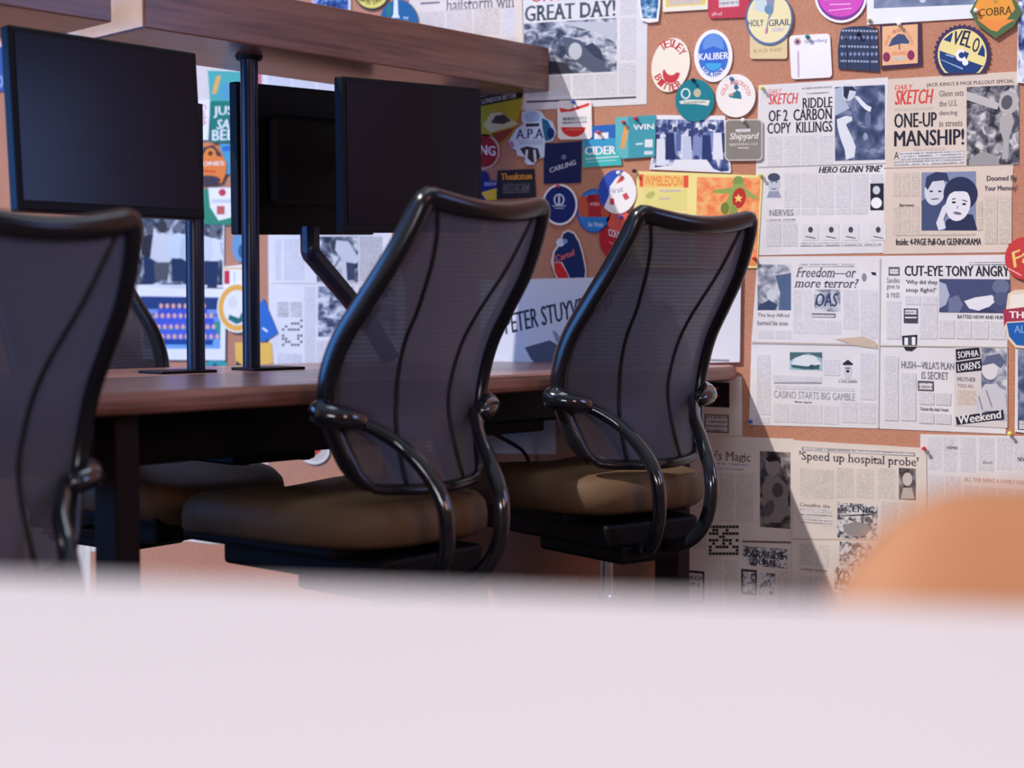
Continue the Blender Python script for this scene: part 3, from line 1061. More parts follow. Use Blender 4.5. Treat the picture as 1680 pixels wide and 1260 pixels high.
# ---- lower right spread
s = news('creased newspaper spread with the heading Freedom or more terror and a car picture',
         [(1243, 421), (1444, 420), (1658, 418), (1653, 560), (1650, 712), (1440, 703), (1229, 697), (1233, 560)], PW, name='newspaper_spread')
s.rect(1243, 434, 1298, 509, PH5)
s.poly([(1272, 452), (1298, 448), (1298, 509), (1278, 509), (1280, 480)], (84, 104, 138)).poly([(1246, 500), (1262, 492), (1276, 500), (1272, 509), (1243, 509)], (60, 74, 104))
s.ell(1266, 484, 8, 9, (208, 212, 220))
s.text('The boy Alfred', 1243, 514, 1295, 522, (84, 84, 98), .02).text('burned his nose', 1243, 526, 1293, 534, (84, 84, 98), .02)
s.cols(1312, 433, 1402, 438, 1, TH)
s.text('Freedom—or', 1306, 439, 1405, 455, (74, 78, 98), .012, .3, serif=True)
s.text('more terror?', 1303, 457, 1409, 472, (74, 78, 98), .012, .3, serif=True)
s.rect(1336, 475, 1379, 511, PH5).text('OAS', 1338, 481, 1375, 503, (52, 66, 104), .03, .2)
s.rect(1325, 514, 1371, 521, (104, 106, 118)).cols(1327, 516, 1369, 520, 1, TH)
s.cols(1302, 476, 1332, 540, 2, TW).cols(1384, 476, 1408, 540, 1, TW).cols(1302, 526, 1380, 548, 3, TW).cols(1412, 476, 1440, 556, 1, TW)
s.cols(1244, 542, 1298, 556, 2, TW).ell(1418, 455, 4, 7, (140, 142, 154)).poly([(1429, 446), (1437, 447), (1438, 452), (1431, 451)], INK)
# car picture
s.rect(1296, 578, 1349, 607, (150, 190, 196)).poly([(1296, 578), (1349, 578), (1349, 588), (1326, 580), (1306, 586), (1296, 592)], (74, 104, 112))
s.poly([(1298, 596), (1304, 588), (1318, 582), (1336, 584), (1342, 590), (1348, 596), (1346, 603), (1322, 602), (1302, 600)], (220, 226, 226))
s.poly([(1298, 598), (1324, 601), (1346, 598), (1344, 606), (1320, 606), (1300, 603)], (60, 96, 104)).ell(1332, 602, 4, 4, (60, 76, 84))
s.ell(1391, 608, 7, 13, (206, 206, 214)).poly([(1382, 597), (1391, 590), (1400, 597), (1398, 599), (1384, 599)], INK).ell(1391, 609, 3, 2.4, INK).ell(1391, 604, 5, 1, INK)
s.cols(1376, 622, 1406, 628, 1, TH)
s.line(1270, 628, 1348, 628.5, 2.2, (150, 150, 162)).cols(1268, 617, 1348, 626, 1, TW)
s.cols(1272, 634, 1402, 640, 1, TW)
s.text('CASINO STARTS BIG GAMBLE', 1270, 643, 1403, 655, (150, 150, 160), -.005)
s.text('Monte reports', 1304, 658, 1332, 662, INK, .02)
s.cols(1242, 582, 1264, 680, 1, TW).cols(1270, 664, 1376, 694, 4, TW).cols(1380, 660, 1436, 694, 2, TW).cols(1412, 580, 1437, 656, 1, TW).cols(1352, 590, 1378, 616, 1, TW)
s.cols(1240, 684, 1262, 694, 1, TW)
# right half
s.rect(1458, 438, 1476, 452, (92, 94, 108)).cols(1460, 441, 1474, 450, 1, TH)
s.text('CUT-EYE TONY ANGRY', 1484, 436, 1656, 453, INK, .03)
s.cols(1590, 430, 1652, 435, 1, TH)
for i, t in enumerate(('Sandes', 'gone to', 'a rest')): s.text(t, 1455, 455 + i * 12, 1476, 464 + i * 12, (128, 128, 138), 0)
s.text("'Why did they", 1486, 459, 1538, 468, (84, 86, 100), .012).text("stop fight?'", 1486, 472, 1536, 481, (84, 86, 100), .012)
s.cols(1486, 486, 1538, 500, 2, TW).cols(1455, 494, 1478, 556, 1, TW).cols(1510, 502, 1538, 556, 1, TW)
s.rect(1541, 458, 1657, 513, (74, 80, 118))
s.poly([(1541, 462), (1552, 466), (1558, 484), (1552, 500), (1541, 506)], (176, 182, 200)).poly([(1556, 490), (1572, 484), (1580, 500), (1574, 512), (1556, 512)], (112, 120, 152))
s.poly([(1582, 494), (1600, 488), (1628, 484), (1634, 494), (1622, 504), (1606, 510), (1590, 506)], (230, 230, 236)).ell(1642, 470, 14, 12, (108, 116, 146)).ell(1642, 490, 12, 11, (86, 94, 128)).poly([(1600, 512), (1620, 504), (1636, 512)], (60, 66, 100))
s.text('BATTED NOW AND HURT', 1571, 517, 1650, 523, (96, 98, 112), .02)
s.cols(1541, 526, 1650, 556, 4, TW)
s.rect(1483, 506, 1506, 530, (70, 72, 86)).cols(1485, 508, 1504, 516, 1, TH).line(1485, 521, 1504, 521, 2, WHT)
s.poly([(1480, 551), (1505, 549), (1504, 570), (1496, 576), (1486, 575), (1481, 566)], INK).rect(1484, 554, 1490, 566, WHT).rect(1496, 553, 1502, 566, WHT).line(1493, 553, 1493, 570, 1.5, INKG)
s.text("HUSH—VILLA'S PLAN", 1479, 593, 1565, 605, (128, 128, 142), .01).text('IS SECRET', 1512, 610, 1556, 622, (128, 128, 142), .01)
s.rect(1506, 625, 1532, 641, (76, 78, 92)).cols(1508, 628, 1530, 639, 1, TN)
s.cols(1452, 585, 1474, 690, 1, TW).cols(1479, 612, 1503, 690, 1, TW).cols(1508, 644, 1560, 664, 2, TW).text('I know the man I mean', 1510, 668, 1556, 674, INKG, .02).cols(1508, 678, 1560, 695, 2, TW)
# advert
s.rect(1566, 568, 1653, 700, (216, 210, 208)).rect(1610, 570, 1652, 690, PH5)
s.poly([(1568, 573), (1607, 570), (1609, 586), (1569, 592)], INK).poly([(1568, 594), (1610, 588), (1612, 608), (1569, 612)], INK)
s.text('SOPHIA', 0, 0, 0, 0, WHT, .02, q=[(1571, 577), (1605, 574), (1606, 584), (1572, 588)]).text("LOREN'S", 0, 0, 0, 0, WHT, .02, q=[(1571, 597), (1608, 592), (1609, 604), (1572, 609)])
s.text('MOTHER', 1571, 619, 1601, 626, (90, 80, 84), .02).text('TOLD ALL', 1571, 630, 1598, 636, (150, 100, 100), .02).cols(1571, 640, 1602, 664, 1, TB)
s.ell(1624, 607, 13, 16, (222, 220, 222), -10).poly([(1612, 600), (1618, 584), (1640, 580), (1650, 594), (1642, 604), (1630, 596)], (96, 104, 134))
s.poly([(1602, 674), (1604, 650), (1616, 630), (1636, 630), (1650, 650), (1652, 674)], (206, 204, 210)).line(1618, 640, 1628, 668, 1.6, INKG).line(1606, 650, 1612, 672, 1.6, INKG)
s.poly([(1568, 684), (1646, 672), (1648, 688), (1570, 697)], INK)
s.text('Weekend', 0, 0, 0, 0, (232, 228, 228), .03, q=[(1571, 682), (1642, 672), (1643, 686), (1572, 696)])
# creases
s.line(1234, 562, 1440, 566, 3, (190, 178, 166)).line(1440, 567, 1653, 570, 2, (188, 176, 164)).line(1444, 424, 1441, 702, 2.4, (204, 200, 198))
s.poly([(1370, 556), (1416, 552), (1436, 560), (1440, 572), (1410, 568)], (204, 184, 164))
s.done()

# ---- lower pages
s = news('newspaper page headed Speed up hospital probe, half in the diagonal shadow', [(1302, 722), (1520, 735), (1521, 858), (1512, 1010), (1298, 1010)], PC, 1)
s.rect(1316, 738, 1502, 744, (140, 132, 132)).cols(1318, 739, 1500, 743, 1, TH)
s.text("'Speed up hospital probe'", 1311, 745, 1508, 764, (66, 62, 74), .012, serif=True)
for i, x in enumerate((1313, 1341, 1373, 1406, 1441)): s.cols(x, 768 + (i % 2) * 2, x + 28, 818, 1, TC)
s.rect(1475, 768, 1503, 820, PH7).ell(1489, 786, 8, 11, (206, 196, 190)).poly([(1478, 818), (1482, 800), (1496, 800), (1501, 818)], (190, 182, 178))
s.text('Ceasefire: the', 1313, 826, 1362, 832, (96, 90, 94), .01)
for y in (836, 843, 850, 857): s.cols(1313, y, 1366, y + 4, 1, TH)
s.rect(1374, 826, 1440, 884, SCRIB).text('SCENIC', 1378, 830, 1436, 840, INK, .02).ell(1406, 868, 22, 12, (150, 144, 144)).line(1380, 846, 1430, 844, 2, INK)
s.cols(1446, 824, 1506, 884, 2, TC)
s.line(1300, 884, 1519, 886, 2.5, (196, 180, 168))
s.cols(1312, 892, 1360, 928, 2, TC).text('Looking round the', 1313, 932, 1358, 938, (110, 100, 100), .01).cols(1313, 944, 1358, 1004, 2, TC)
s.rect(1378, 890, 1440, 930, SCRIB).rect(1370, 930, 1404, 990, SCRIB).text('KO', 1374, 936, 1396, 960, INK, .03).cols(1410, 934, 1500, 1000, 3, TC)
s.done()

s = news("brownish newspaper page with a man's photo at right, in shadow below the right chair", [(1096, 712), (1302, 720), (1298, 1010), (1100, 1010)], PC)
s.text("…y's Magic", 1150, 740, 1232, 760, (112, 92, 88), .012, serif=True)
s.cols(1150, 758, 1230, 764, 1, TH).cols(1160, 766, 1220, 770, 1, TH)
for x in (1116, 1146, 1176, 1208): s.cols(x, 776, x + 28, 856, 1, TC)
s.rect(1247, 741, 1297, 866, PH7)
s.ell(1268, 764, 12, 17, (150, 140, 138)).poly([(1256, 752), (1268, 744), (1280, 750), (1282, 764), (1276, 756), (1262, 758)], (36, 32, 38))
s.poly([(1250, 800), (1258, 780), (1278, 782), (1292, 796), (1294, 840), (1280, 858), (1256, 856)], (140, 130, 128)).ell(1276, 804, 9, 12, (84, 76, 80)).ell(1262, 834, 8, 14, (96, 88, 90), 20)
s.rect(1163, 862, 1213, 912, (224, 214, 206), 0)
rx = random.Random(7)
for i in range(9):
    for j in range(9):
        if (i % 2 == 0 and rx.random() < .75) or rx.random() < .2: s.rect(1163 + j * 5.5, 862 + i * 5.5, 1168 + j * 5.5, 866.5 + i * 5.5, (30, 28, 32), 0); s.layer -= 1
s.line(1218, 888, 1298, 890, 3, (110, 92, 84)).cols(1116, 862, 1158, 900, 2, TC)
s.rect(1218, 898, 1292, 930, SCRIB).text('PARADISE', 1222, 904, 1288, 916, INK, .03, .2).text('SQUARE', 1228, 917, 1276, 929, INK, .03, .2)
s.rect(1124, 936, 1156, 990, (40, 34, 36)).rect(1127, 940, 1153, 986, (214, 204, 196)).text('LAUGH', 1128, 944, 1152, 952, INK, .03).text('IN', 1132, 955, 1148, 963, INK, .03)
s.rect(1216, 934, 1242, 976, (60, 54, 58)).rect(1219, 938, 1239, 972, SCRIB).rect(1246, 940, 1272, 976, SCRIB).cols(1162, 918, 1212, 1000, 2, TC).cols(1276, 936, 1294, 1000, 1, TC)
s.done()

s = news('newspaper page with a black advert square beside the desk end', [(1098, 612), (1217, 618), (1218, 716), (1098, 712)], PC)
s.rect(1150, 627, 1197, 668, (34, 26, 30)).text('C', 1168, 635, 1180, 652, (190, 96, 92), .03).rect(1156, 680, 1196, 710, (92, 74, 72)).cols(1158, 682, 1194, 708, 1, TN)
s.cols(1104, 630, 1146, 700, 2, TC)
s.done()

s = news('newspaper page at lower right corner above the orange chair', [(1510, 712), (1700, 716), (1700, 1000), (1512, 1000)], PW)
for x in (1523, 1548, 1576, 1606, 1636, 1664): s.cols(x, 718, x + (22 if x < 1576 else 26), 776 - (x % 7), 1, TW)
s.text('AXEMAN', 1553, 732, 1571, 737, INK, .03).text('shock', 1612, 756, 1629, 761, INKG, .02).text('NEW', 1670, 750, 1684, 757, INK, .03)
s.text('ALL THE NEWS A FAMILY NEEDS', 1582, 786, 1690, 793, (190, 140, 120), .02).cols(1523, 780, 1576, 860, 2, TW).cols(1582, 800, 1690, 900, 4, TW)
s.done()

s = Sheet('photo_print', 'blue toned picture page cut off at the right edge, under the shield mat', 'photo', [(1666, 568), (1710, 570), (1710, 714), (1665, 708)], PW, 1, .0004)
s.rect(1670, 574, 1708, 706, PH1).cols(1672, 690, 1700, 704, 1, TH)
s.done()

# ---- GREAT DAY page and its neighbour
s = news('newspaper page headed GREAT DAY with a racing picture, above the shelf end', [(856, -30), (1063, -42), (1061, 171), (862, 181)], PW)
s.text('ON A', 872, -14, 930, 2, (200, 60, 60), .02)
s.text('GREAT DAY!', 861, 5, 1010, 31, (78, 88, 104), .03, serif=True)
s.rect(860, 34, 1012, 121, PH4)
s.poly([(924, 60), (952, 66), (974, 84), (990, 98), (996, 116), (972, 118), (950, 104), (930, 92)], (86, 94, 116)).poly([(958, 76), (972, 70), (986, 82), (990, 100), (976, 94)], (58, 64, 86)).ell(944, 84, 11, 14, (196, 198, 206)).poly([(880, 96), (930, 104), (940, 120), (890, 120)], (52, 54, 66)).poly([(916, 36), (1012, 36), (1010, 70), (980, 54)], (196, 198, 206))
s.cols(868, 125, 936, 158, 2, TW).cols(940, 122, 1012, 158, 2, TW).cols(1016, 104, 1044, 156, 1, TW).cols(1018, -10, 1044, 24, 1, TW).cols(1018, 30, 1044, 98, 1, TW)
s.rect(864, 162, 1044, 165, (60, 60, 72))
s.done()
s = news('newspaper page with a heading ending hailstorm win, behind the shelf top', [(672, -40), (857, -40), (862, 181), (670, 170)], PC)
s.text('hailstorm win', 732, -6, 844, 16, (112, 112, 124), .008, serif=True).line(690, 6, 722, 4, 3, (104, 106, 126))
s.cols(688, 16, 820, 60, 3, TC).cols(824, 14, 845, 60, 1, TW).cols(684, 64, 850, 160, 4, TC)
s.done()

# ---- mats, upper right
s = mat_('oval cream beer mat with red letters round its rim', ellipse(1101, 107, 31, 45, 12), (246, 236, 218), 1)
s.ell(1102, 120, 14, 17, (206, 62, 74), 12, 80, 280).ell(1104, 104, 13, 20, (246, 236, 218), 12)
s.arc('TETLEY', 1101, 107, 24, 36, -42, 62, 13, (200, 60, 70), 9, .03).arc('BITTER', 1101, 107, 24, 37, 246, 138, 12, (204, 60, 70), 9, .03, True)
s.done()
s = mat_('white rimmed blue oval beer mat with a white band of letters', ellipse(1171, 92, 31.5, 43), WHT, 1)
s.ell(1171, 91, 25, 36, (66, 118, 206)).ell(1171, 76, 17, 20, (104, 150, 220)).poly([(1150, 84), (1171, 76), (1192, 84), (1192, 100), (1171, 112), (1150, 100)], (58, 108, 206)).ell(1171, 104, 13, 12, (70, 170, 226), 0, 90, 270)
s.text('KALIBER', 1147, 87, 1196, 98, WHT, .03).arc('LOW ALCOHOL', 1171, 92, 22, 31, 230, 130, 7, WHT, 5, .02, True)
s.done()
s = mat_('round teal beer mat with a white ribbon and looped letter', ellipse(1141, 165, 32, 35), TEAL, 2)
s.ell(1126, 154, 8, 9, (220, 238, 238)).ell(1126, 154, 5.5, 6.5, TEAL).ell(1145, 153, 6, 7, (196, 190, 160))
s.poly([(1115, 167), (1126, 164), (1148, 164), (1166, 165), (1163, 174), (1142, 171), (1118, 171)], (222, 226, 214)).text('Lansdown', 1124, 165, 1158, 170, (50, 90, 96))
s.done()
s = mat_('round white beer mat with a red arc of letters and small teal figure', ellipse(1208, 157.5, 32.5, 35.5), (244, 238, 234), 2)
s.arc('GOLD & SCRATCH', 1208, 160, 22, 25, -84, 84, 7, (226, 110, 110), 4.6, .02)
s.poly([(1196, 156), (1206, 152), (1210, 148), (1216, 152), (1218, 163), (1206, 162), (1198, 160)], (50, 122, 142)).ell(1209, 144, 4, 4, (70, 120, 150)).ell(1201, 156, 4, 2, (206, 160, 120))
s.done()
s = mat_('cream square beer mat mostly hidden under a round one', rrect(1231, 26, 1292, 97, 4), (226, 206, 160), 1)
s.text('BLACK SHEEP', 1237, 80, 1284, 86, (180, 150, 110), .01)
s.done()
s = mat_('round pale yellow beer mat with blue rim and a blue goblet picture', ellipse(1263, 31, 39, 44), (92, 116, 164), 2)
s.ell(1263, 30, 36, 41, (240, 228, 178)).poly([(1240, 0), (1254, -6), (1262, 12), (1252, 22), (1238, 16)], (206, 220, 222)).poly([(1258, 0), (1272, -2), (1270, 20), (1262, 34), (1260, 54), (1256, 54), (1262, 26)], (150, 150, 176)).ell(1262, 16, 7, 8, (110, 146, 176))
s.text('HOLY', 1228, 33, 1254, 44, (66, 84, 110), .02).text('GRAIL', 1262, 32, 1298, 43, (66, 84, 110), .02).line(1260, 48, 1258, 56, 3, (196, 110, 150)).cols(1268, 46, 1288, 52, 1, TC)
s.done()
s = mat_('round magenta and violet beer mat with white rim at the top edge', ellipse(1380, -6, 43, 44), WHT, 1)
s.ell(1380, -6, 39, 40, (130, 62, 150)).ell(1380, -6, 37, 34, (214, 84, 190)).line(1362, 8, 1396, 7, 2, (240, 180, 226)).line(1360, 18, 1398, 14, 1.6, (240, 180, 226)).line(1352, 0, 1410, -4, 2, (240, 180, 226))
s.done()
s = mat_('white rounded notepaper beer mat with blue heading and a thin pink line', rrect(1297, 57, 1364, 129, 6, -3), WHT, 1)
s.text('Gutenberg', 1321, 64, 1358, 72, (116, 124, 184), .01, .2).ell(1309, 69, 6, 6, (206, 160, 160)).ell(1309, 69, 3, 3, (90, 80, 110)).line(1310, 84, 1311, 127, 3, (206, 180, 206))
s.done()
s = mat_('navy knitted pattern beer mat shaped like a jumper', [(1380, 48), (1396, 44), (1420, 43), (1440, 48), (1443, 118), (1376, 113), (1375, 82)], (52, 64, 92), 1)
for y in (51, 77, 101): s.line(1379, y - .5, 1440, y + .5, 3.4, (166, 176, 200))
for y in (62, 89):
    for x in range(1382, 1440, 7): s.poly([(x, y - 4), (x + 3, y), (x, y + 4), (x - 3, y)], (128, 140, 172)); s.layer -= 1
for x in range(1380, 1440, 5):
    for y in (51, 77, 101): s.rect(x, y - 1.5, x + 2, y + 1.5, (60, 72, 104), 0); s.layer -= 1
s.line(1389, 60, 1391, 112, 2, (40, 50, 78)).line(1428, 58, 1428, 116, 2, (40, 50, 78))
s.done()
s = mat_('orange tan beer mat with navy border, a blue tree and two purple dots', [(1444, 41), (1511, 37), (1513, 108), (1446, 114)], (70, 52, 76), 1)
s.poly([(1448, 44), (1506, 40), (1506, 104), (1448, 108)], (238, 184, 140))
s.arc('PEAR CIDER ORCHARD', 1476, 80, 22, 30, -80, 80, 5, (190, 110, 90), 3, .01)
s.poly([(1458, 77), (1464, 64), (1474, 56), (1484, 57), (1492, 68), (1492, 72), (1478, 72), (1470, 74)], (66, 84, 120)).line(1476, 70, 1476, 82, 2, (66, 84, 120)).ell(1455, 94, 6, 8, (140, 52, 96)).ell(1495, 91, 6, 8, (140, 52, 96)).text('ORCHARD', 1464, 85, 1488, 91, (220, 120, 90), .01).cols(1466, 93, 1486, 100, 1, TB)
s.done()
pts = []
for i in range(72):
    r = 49 if i % 2 else 45
    t = 2 * PI * i / 72
    x, y = 1579 + r * math.sin(t) * .98, 90 - r * math.cos(t) * 1.03
    pts.append((x, min(y, 121.5 - (x - 1579) * .05)))
s = mat_('bottle cap shaped navy and pale yellow beer mat with slanted capitals', pts, (66, 54, 96), 1)
def clipe(rr, y1): return [(x, min(y, y1)) for x, y in ellipse(1579, 90, rr * .98, rr * 1.03, n=48)]
s.poly(clipe(41, 120), (238, 222, 150))
s.poly([(x, y) for x, y in clipe(38, 120) if y > 82 + (x - 1540) * .36] + [(1541, 83), (1615, 109)], (36, 66, 122))
s.poly([(1548, 66), (1562, 54), (1564, 54), (1560, 70)], (36, 66, 122)).poly([(1604, 90), (1612, 73), (1616, 82), (1616, 94)], (36, 66, 122))
for ch, q in (('V', [(1567, 52), (1581, 50), (1572, 75), (1563, 73)]), ('E', [(1582, 50), (1594, 52), (1582, 76), (1574, 74)]), ('L', [(1590, 54), (1596, 56), (1592, 80), (1583, 77)]), ('O', [(1600, 61), (1610, 64), (1604, 88), (1593, 84)])): s.text(ch, 0, 0, 0, 0, (40, 44, 84), .03, q=q)
s.ell(1577, 91, 9, 10, WHT).ell(1578, 91, 5, 5, (36, 66, 122)).ell(1584, 103, 5, 5, WHT).poly([(1582, 84), (1590, 88), (1586, 98), (1582, 92)], (36, 66, 122))
s.poly([(1536, 95), (1540, 96), (1580, 112), (1580, 115)], (150, 180, 220)).line(1552, 90, 1566, 94, 2.4, (150, 176, 216))
s.done()
s = mat_('orange diamond beer mat with green tips and dark capitals', [(1592, 20), (1606, -6), (1634, -36), (1662, -4), (1678, 20), (1664, 44), (1634, 64), (1604, 42)], (84, 112, 76), 3)
s.poly([(1599, 14), (1610, -8), (1634, -30), (1658, -6), (1666, 16), (1646, 40), (1636, 52), (1626, 50), (1606, 32)], (238, 160, 70)).poly([(1604, 33), (1666, 33), (1646, 44), (1636, 53), (1626, 50)], (240, 146, 72))
s.text('COBRA', 0, 0, 0, 0, (98, 70, 34), .02, q=[(1606, 16), (1661, 10), (1661, 25), (1606, 28)]).ell(1634, 4, 4, 3, (190, 150, 70))
s.done()
s = Sheet('photo_print', 'blue and white crowd picture at the top right edge', 'photo', [(1672, -20), (1712, -22), (1712, 140), (1668, 136)], PW, 2, .0006)
s.rect(1671, -18, 1710, 134, PH3)
s.done()
s = Sheet('photo_print', 'white bordered print of a grey sky at the top edge', 'photo', [(1421, -80), (1605, -92), (1602, 30), (1423, 41)], ink((236, 238, 242)), 1, .0006)
s.rect(1434, -78, 1600, 11, SKY, -.04).ell(1514, 1, 5, 4, (206, 212, 226))
s.done()
s = mat_('crimson rounded beer mat with a white label, at the top edge', rrect(1162, -44, 1230, 30, 6, -2), (196, 66, 84), 1)
s.rect(1180, -30, 1213, 12, (232, 190, 196)).cols(1182, -8, 1211, 10, 1, TN).text('alfred', 1168, 20, 1185, 26, (236, 180, 190), .02)
s.done()
s = mat_('yellow beer mat with cream border at the top edge', rrect(1088, -50, 1162, 18, 1, 0, -.06), CREAM, 1)
s.rect(1093, -46, 1158, 10, (236, 206, 92)).cols(1098, -4, 1152, 8, 1, TB)
s.done()
s = mat_('blue picture beer mat shaped like a can, overlapping the racing page', [(1049, -44), (1086, -46), (1084, 10), (1081, 36), (1066, 38), (1053, 34), (1049, 8)], WHT, 2)
s.poly([(1051, -40), (1084, -42), (1081, 10), (1078, 31), (1056, 31), (1052, 8)], photomat('picture_blue_can', [(30, 56, 96), (60, 110, 160), (110, 160, 196), (220, 230, 236)], 60, 12))
s.done()

# ---- mats, shelf top edge
s = mat_('yellow oval beer mat with a dark rim peeping over the shelf', ellipse(611, -16, 31, 33), (56, 54, 56), 1)
s.ell(611, -16, 28.5, 30, (226, 212, 112)).arc('BITTER SHANDY', 611, -16, 20, 21, 235, 125, 7, (120, 110, 60), 4, .02, True).text('BURTON BROWN', 590, -3, 634, 2, (110, 96, 50), .02)
s.done()
s = mat_('round blue beer mat with a white bottle, peeping over the shelf', ellipse(656, 36, 31, 36), (34, 98, 150), 2)
s.poly([(648, 0), (654, 0), (655, 24), (658, 30), (644, 30), (647, 24)], (222, 230, 236)).text('by', 664, 27, 672, 33, (200, 214, 230), .02).ell(640, 18, 5, 10, (40, 120, 130))
s.done()
s = Sheet('photo_print', 'dark blue print with violet spots peeping over the shelf', 'photo', [(513, -40), (577, -42), (576, 60), (512, 60)], ink((214, 206, 214)), 1, .0006)
s.rect(514, -38, 572, 58, photomat('picture_blue_violet', [(20, 40, 90), (36, 80, 150), (90, 130, 190), (206, 190, 226)], 60, 13))
s.done()
s = news('plain newspaper sheet filling the gap between the two shelf boards', [(120, -30), (250, -34), (400, -20), (402, 168), (340, 180), (120, 190)], PC)
s.cols(190, -20, 236, 60, 1, TC)
s.done()
s = news('newspaper strip seen just under the shelf behind the turned monitor', [(408, 60), (612, 66), (614, 176), (408, 176)], PW)
s.rect(414, 120, 430, 140, (206, 120, 130)).cols(440, 90, 600, 170, 4, TW)
s.done()

# ---- mats under the shelf
s = mat_('olive yellow beer mat with a black heading strip, hanging askew by the hung monitor', [(786, 160), (860, 147), (856, 176), (846, 214), (820, 238), (812, 224), (794, 226), (786, 218)], (176, 164, 40), 1)
s.poly([(786, 160), (860, 147), (858, 161), (787, 175)], (40, 30, 28)).text('LONDON BITTER', 0, 0, 0, 0, (214, 206, 190), .02, q=[(792, 163), (848, 152), (848, 160), (792, 171)])
s.poly([(794, 206), (806, 186), (822, 184), (846, 200), (852, 204), (806, 218)], (206, 200, 150)).poly([(806, 202), (814, 190), (828, 188), (840, 198), (826, 204)], (76, 62, 60)).poly([(806, 220), (848, 208), (838, 220), (820, 236), (812, 226)], (150, 60, 40))
s.done()
s = mat_('white and blue beer mat cut out like a bottled figure lettered A.P.A', [(858, 184), (872, 180), (888, 182), (896, 194), (908, 200), (914, 218), (908, 232), (895, 234), (894, 258), (880, 262), (878, 270), (866, 271), (862, 258), (850, 256), (848, 246), (836, 242), (836, 232), (848, 212), (860, 204), (857, 196)], (206, 222, 244), 2)
s.ell(874, 192, 13, 9, (166, 196, 232)).rect(864, 203, 886, 208, (36, 44, 62)).poly([(890, 194), (900, 198), (908, 214), (906, 230), (896, 232), (892, 214)], (40, 104, 150)).ell(905, 219, 6, 9, (26, 50, 110))
s.text('A.P.A', 848, 212, 893, 228, (34, 50, 110), .02).poly([(854, 244), (866, 240), (884, 244), (888, 258), (876, 268), (862, 256)], (52, 50, 60)).ell(840, 238, 5, 6, (190, 140, 150)).line(866, 246, 864, 268, 4, (206, 210, 226)).line(878, 246, 880, 266, 4, (206, 210, 226)).rect(852, 230, 892, 238, (180, 196, 226))
s.done()
s = mat_('white rounded beer mat with a red swoosh and red half disc', rrect(916, 165, 972, 229, 6, -1), (244, 236, 234), 2)
s.poly([(919, 177), (934, 180), (968, 169), (968, 174), (940, 183), (921, 185)], (222, 66, 58)).cols(924, 191, 964, 203, 1, TN).ell(942, 209, 20, 16, (222, 58, 52), 0, 90, 270).line(930, 213, 956, 213, 2, (236, 130, 100))
s.done()
s = mat_('plain navy square beer mat with slanted white capitals', [(893, 236), (955, 232), (954, 300), (893, 302)], (30, 36, 84), 1)
s.text('CARLING', 0, 0, 0, 0, (206, 210, 226), .02, q=[(902, 276), (945, 262), (946, 270), (903, 284)]).ell(926, 258, 4, 4, (110, 116, 156))
s.done()
s = mat_('blue to aqua square beer mat with the large word CIDER', [(957, 208), (1012, 204), (1021, 271), (957, 275)], (70, 190, 190), 1)
s.poly([(957, 208), (1012, 204), (1015, 226), (958, 230)], (46, 106, 190)).poly([(958, 230), (1015, 226), (1018, 246), (958, 250)], (60, 160, 206)).text('CIDER', 960, 240, 1011, 254, WHT, .04, sl=-.03)
s.rect(976, 218, 999, 228, WHT, -.05).line(962, 261, 1016, 257, 1.5, WHT).line(964, 266, 1012, 263, 1, (206, 240, 236))
s.done()
s = mat_('teal beer mat with an orange bottle and the word WIN', [(1011, 193), (1077, 189), (1076, 257), (1022, 261), (1011, 246)], (70, 160, 176), 2)
s.poly([(1011, 193), (1032, 192), (1032, 258), (1022, 261), (1011, 246)], (100, 190, 196)).poly([(1026, 206), (1033, 210), (1026, 244), (1019, 244), (1022, 224)], (236, 166, 100)).text('WIN', 1040, 204, 1074, 213, WHT, .02).rect(1059, 229, 1072, 242, (226, 236, 240)).line(1044, 237, 1056, 236, 3, (206, 230, 236)).rect(1058, 248, 1072, 254, (206, 226, 236))
s.done()
s = mat_('round red beer mat half behind the hung monitor with white letters', ellipse(794, 249, 27, 29), (214, 178, 160), 1)
s.ell(794, 249, 24, 26, (156, 34, 34)).text('KING', 772, 238, 814, 254, (240, 230, 220), .03, sl=.1)
s.done()
s = mat_('black beer mat with orange lettering above grey lines', [(818, 280), (878, 277), (881, 324), (816, 327)], (42, 40, 52), 2)
s.text('Theakston', 823, 284, 874, 295, (236, 160, 60), .03, sl=-.03).cols(826, 300, 870, 318, 1, textmat('print_grey_on_black', (44, 42, 52), (150, 150, 160), row=.0062))
s.done()
s = mat_('navy and yellow beer mat tucked beside the black one', [(788, 280), (800, 282), (804, 296), (822, 298), (824, 326), (788, 330)], (36, 40, 120), 1)
s.poly([(790, 316), (822, 307), (824, 326), (800, 330)], (240, 200, 60)).text('BREW', 796, 299, 816, 305, (190, 196, 230), .02)
s.done()
s = mat_('round navy beer mat with white rim and small white emblem', ellipse(920, 336, 29, 34), WHT, 3)
s.ell(920, 336, 26, 30.5, (26, 44, 112)).ell(919, 328, 9, 10, (206, 214, 236)).ell(919, 328, 6.5, 7.5, (26, 44, 112)).rect(917.5, 321, 920.5, 335, (206, 214, 236), 0).line(908, 338, 930, 338, 2, (170, 182, 220)).line(912, 342, 927, 342, 1.6, (170, 182, 220))
s.done()
s = mat_('round white and blue beer mat with red card squares', ellipse(1014, 315, 31, 36), (246, 244, 244), 2)
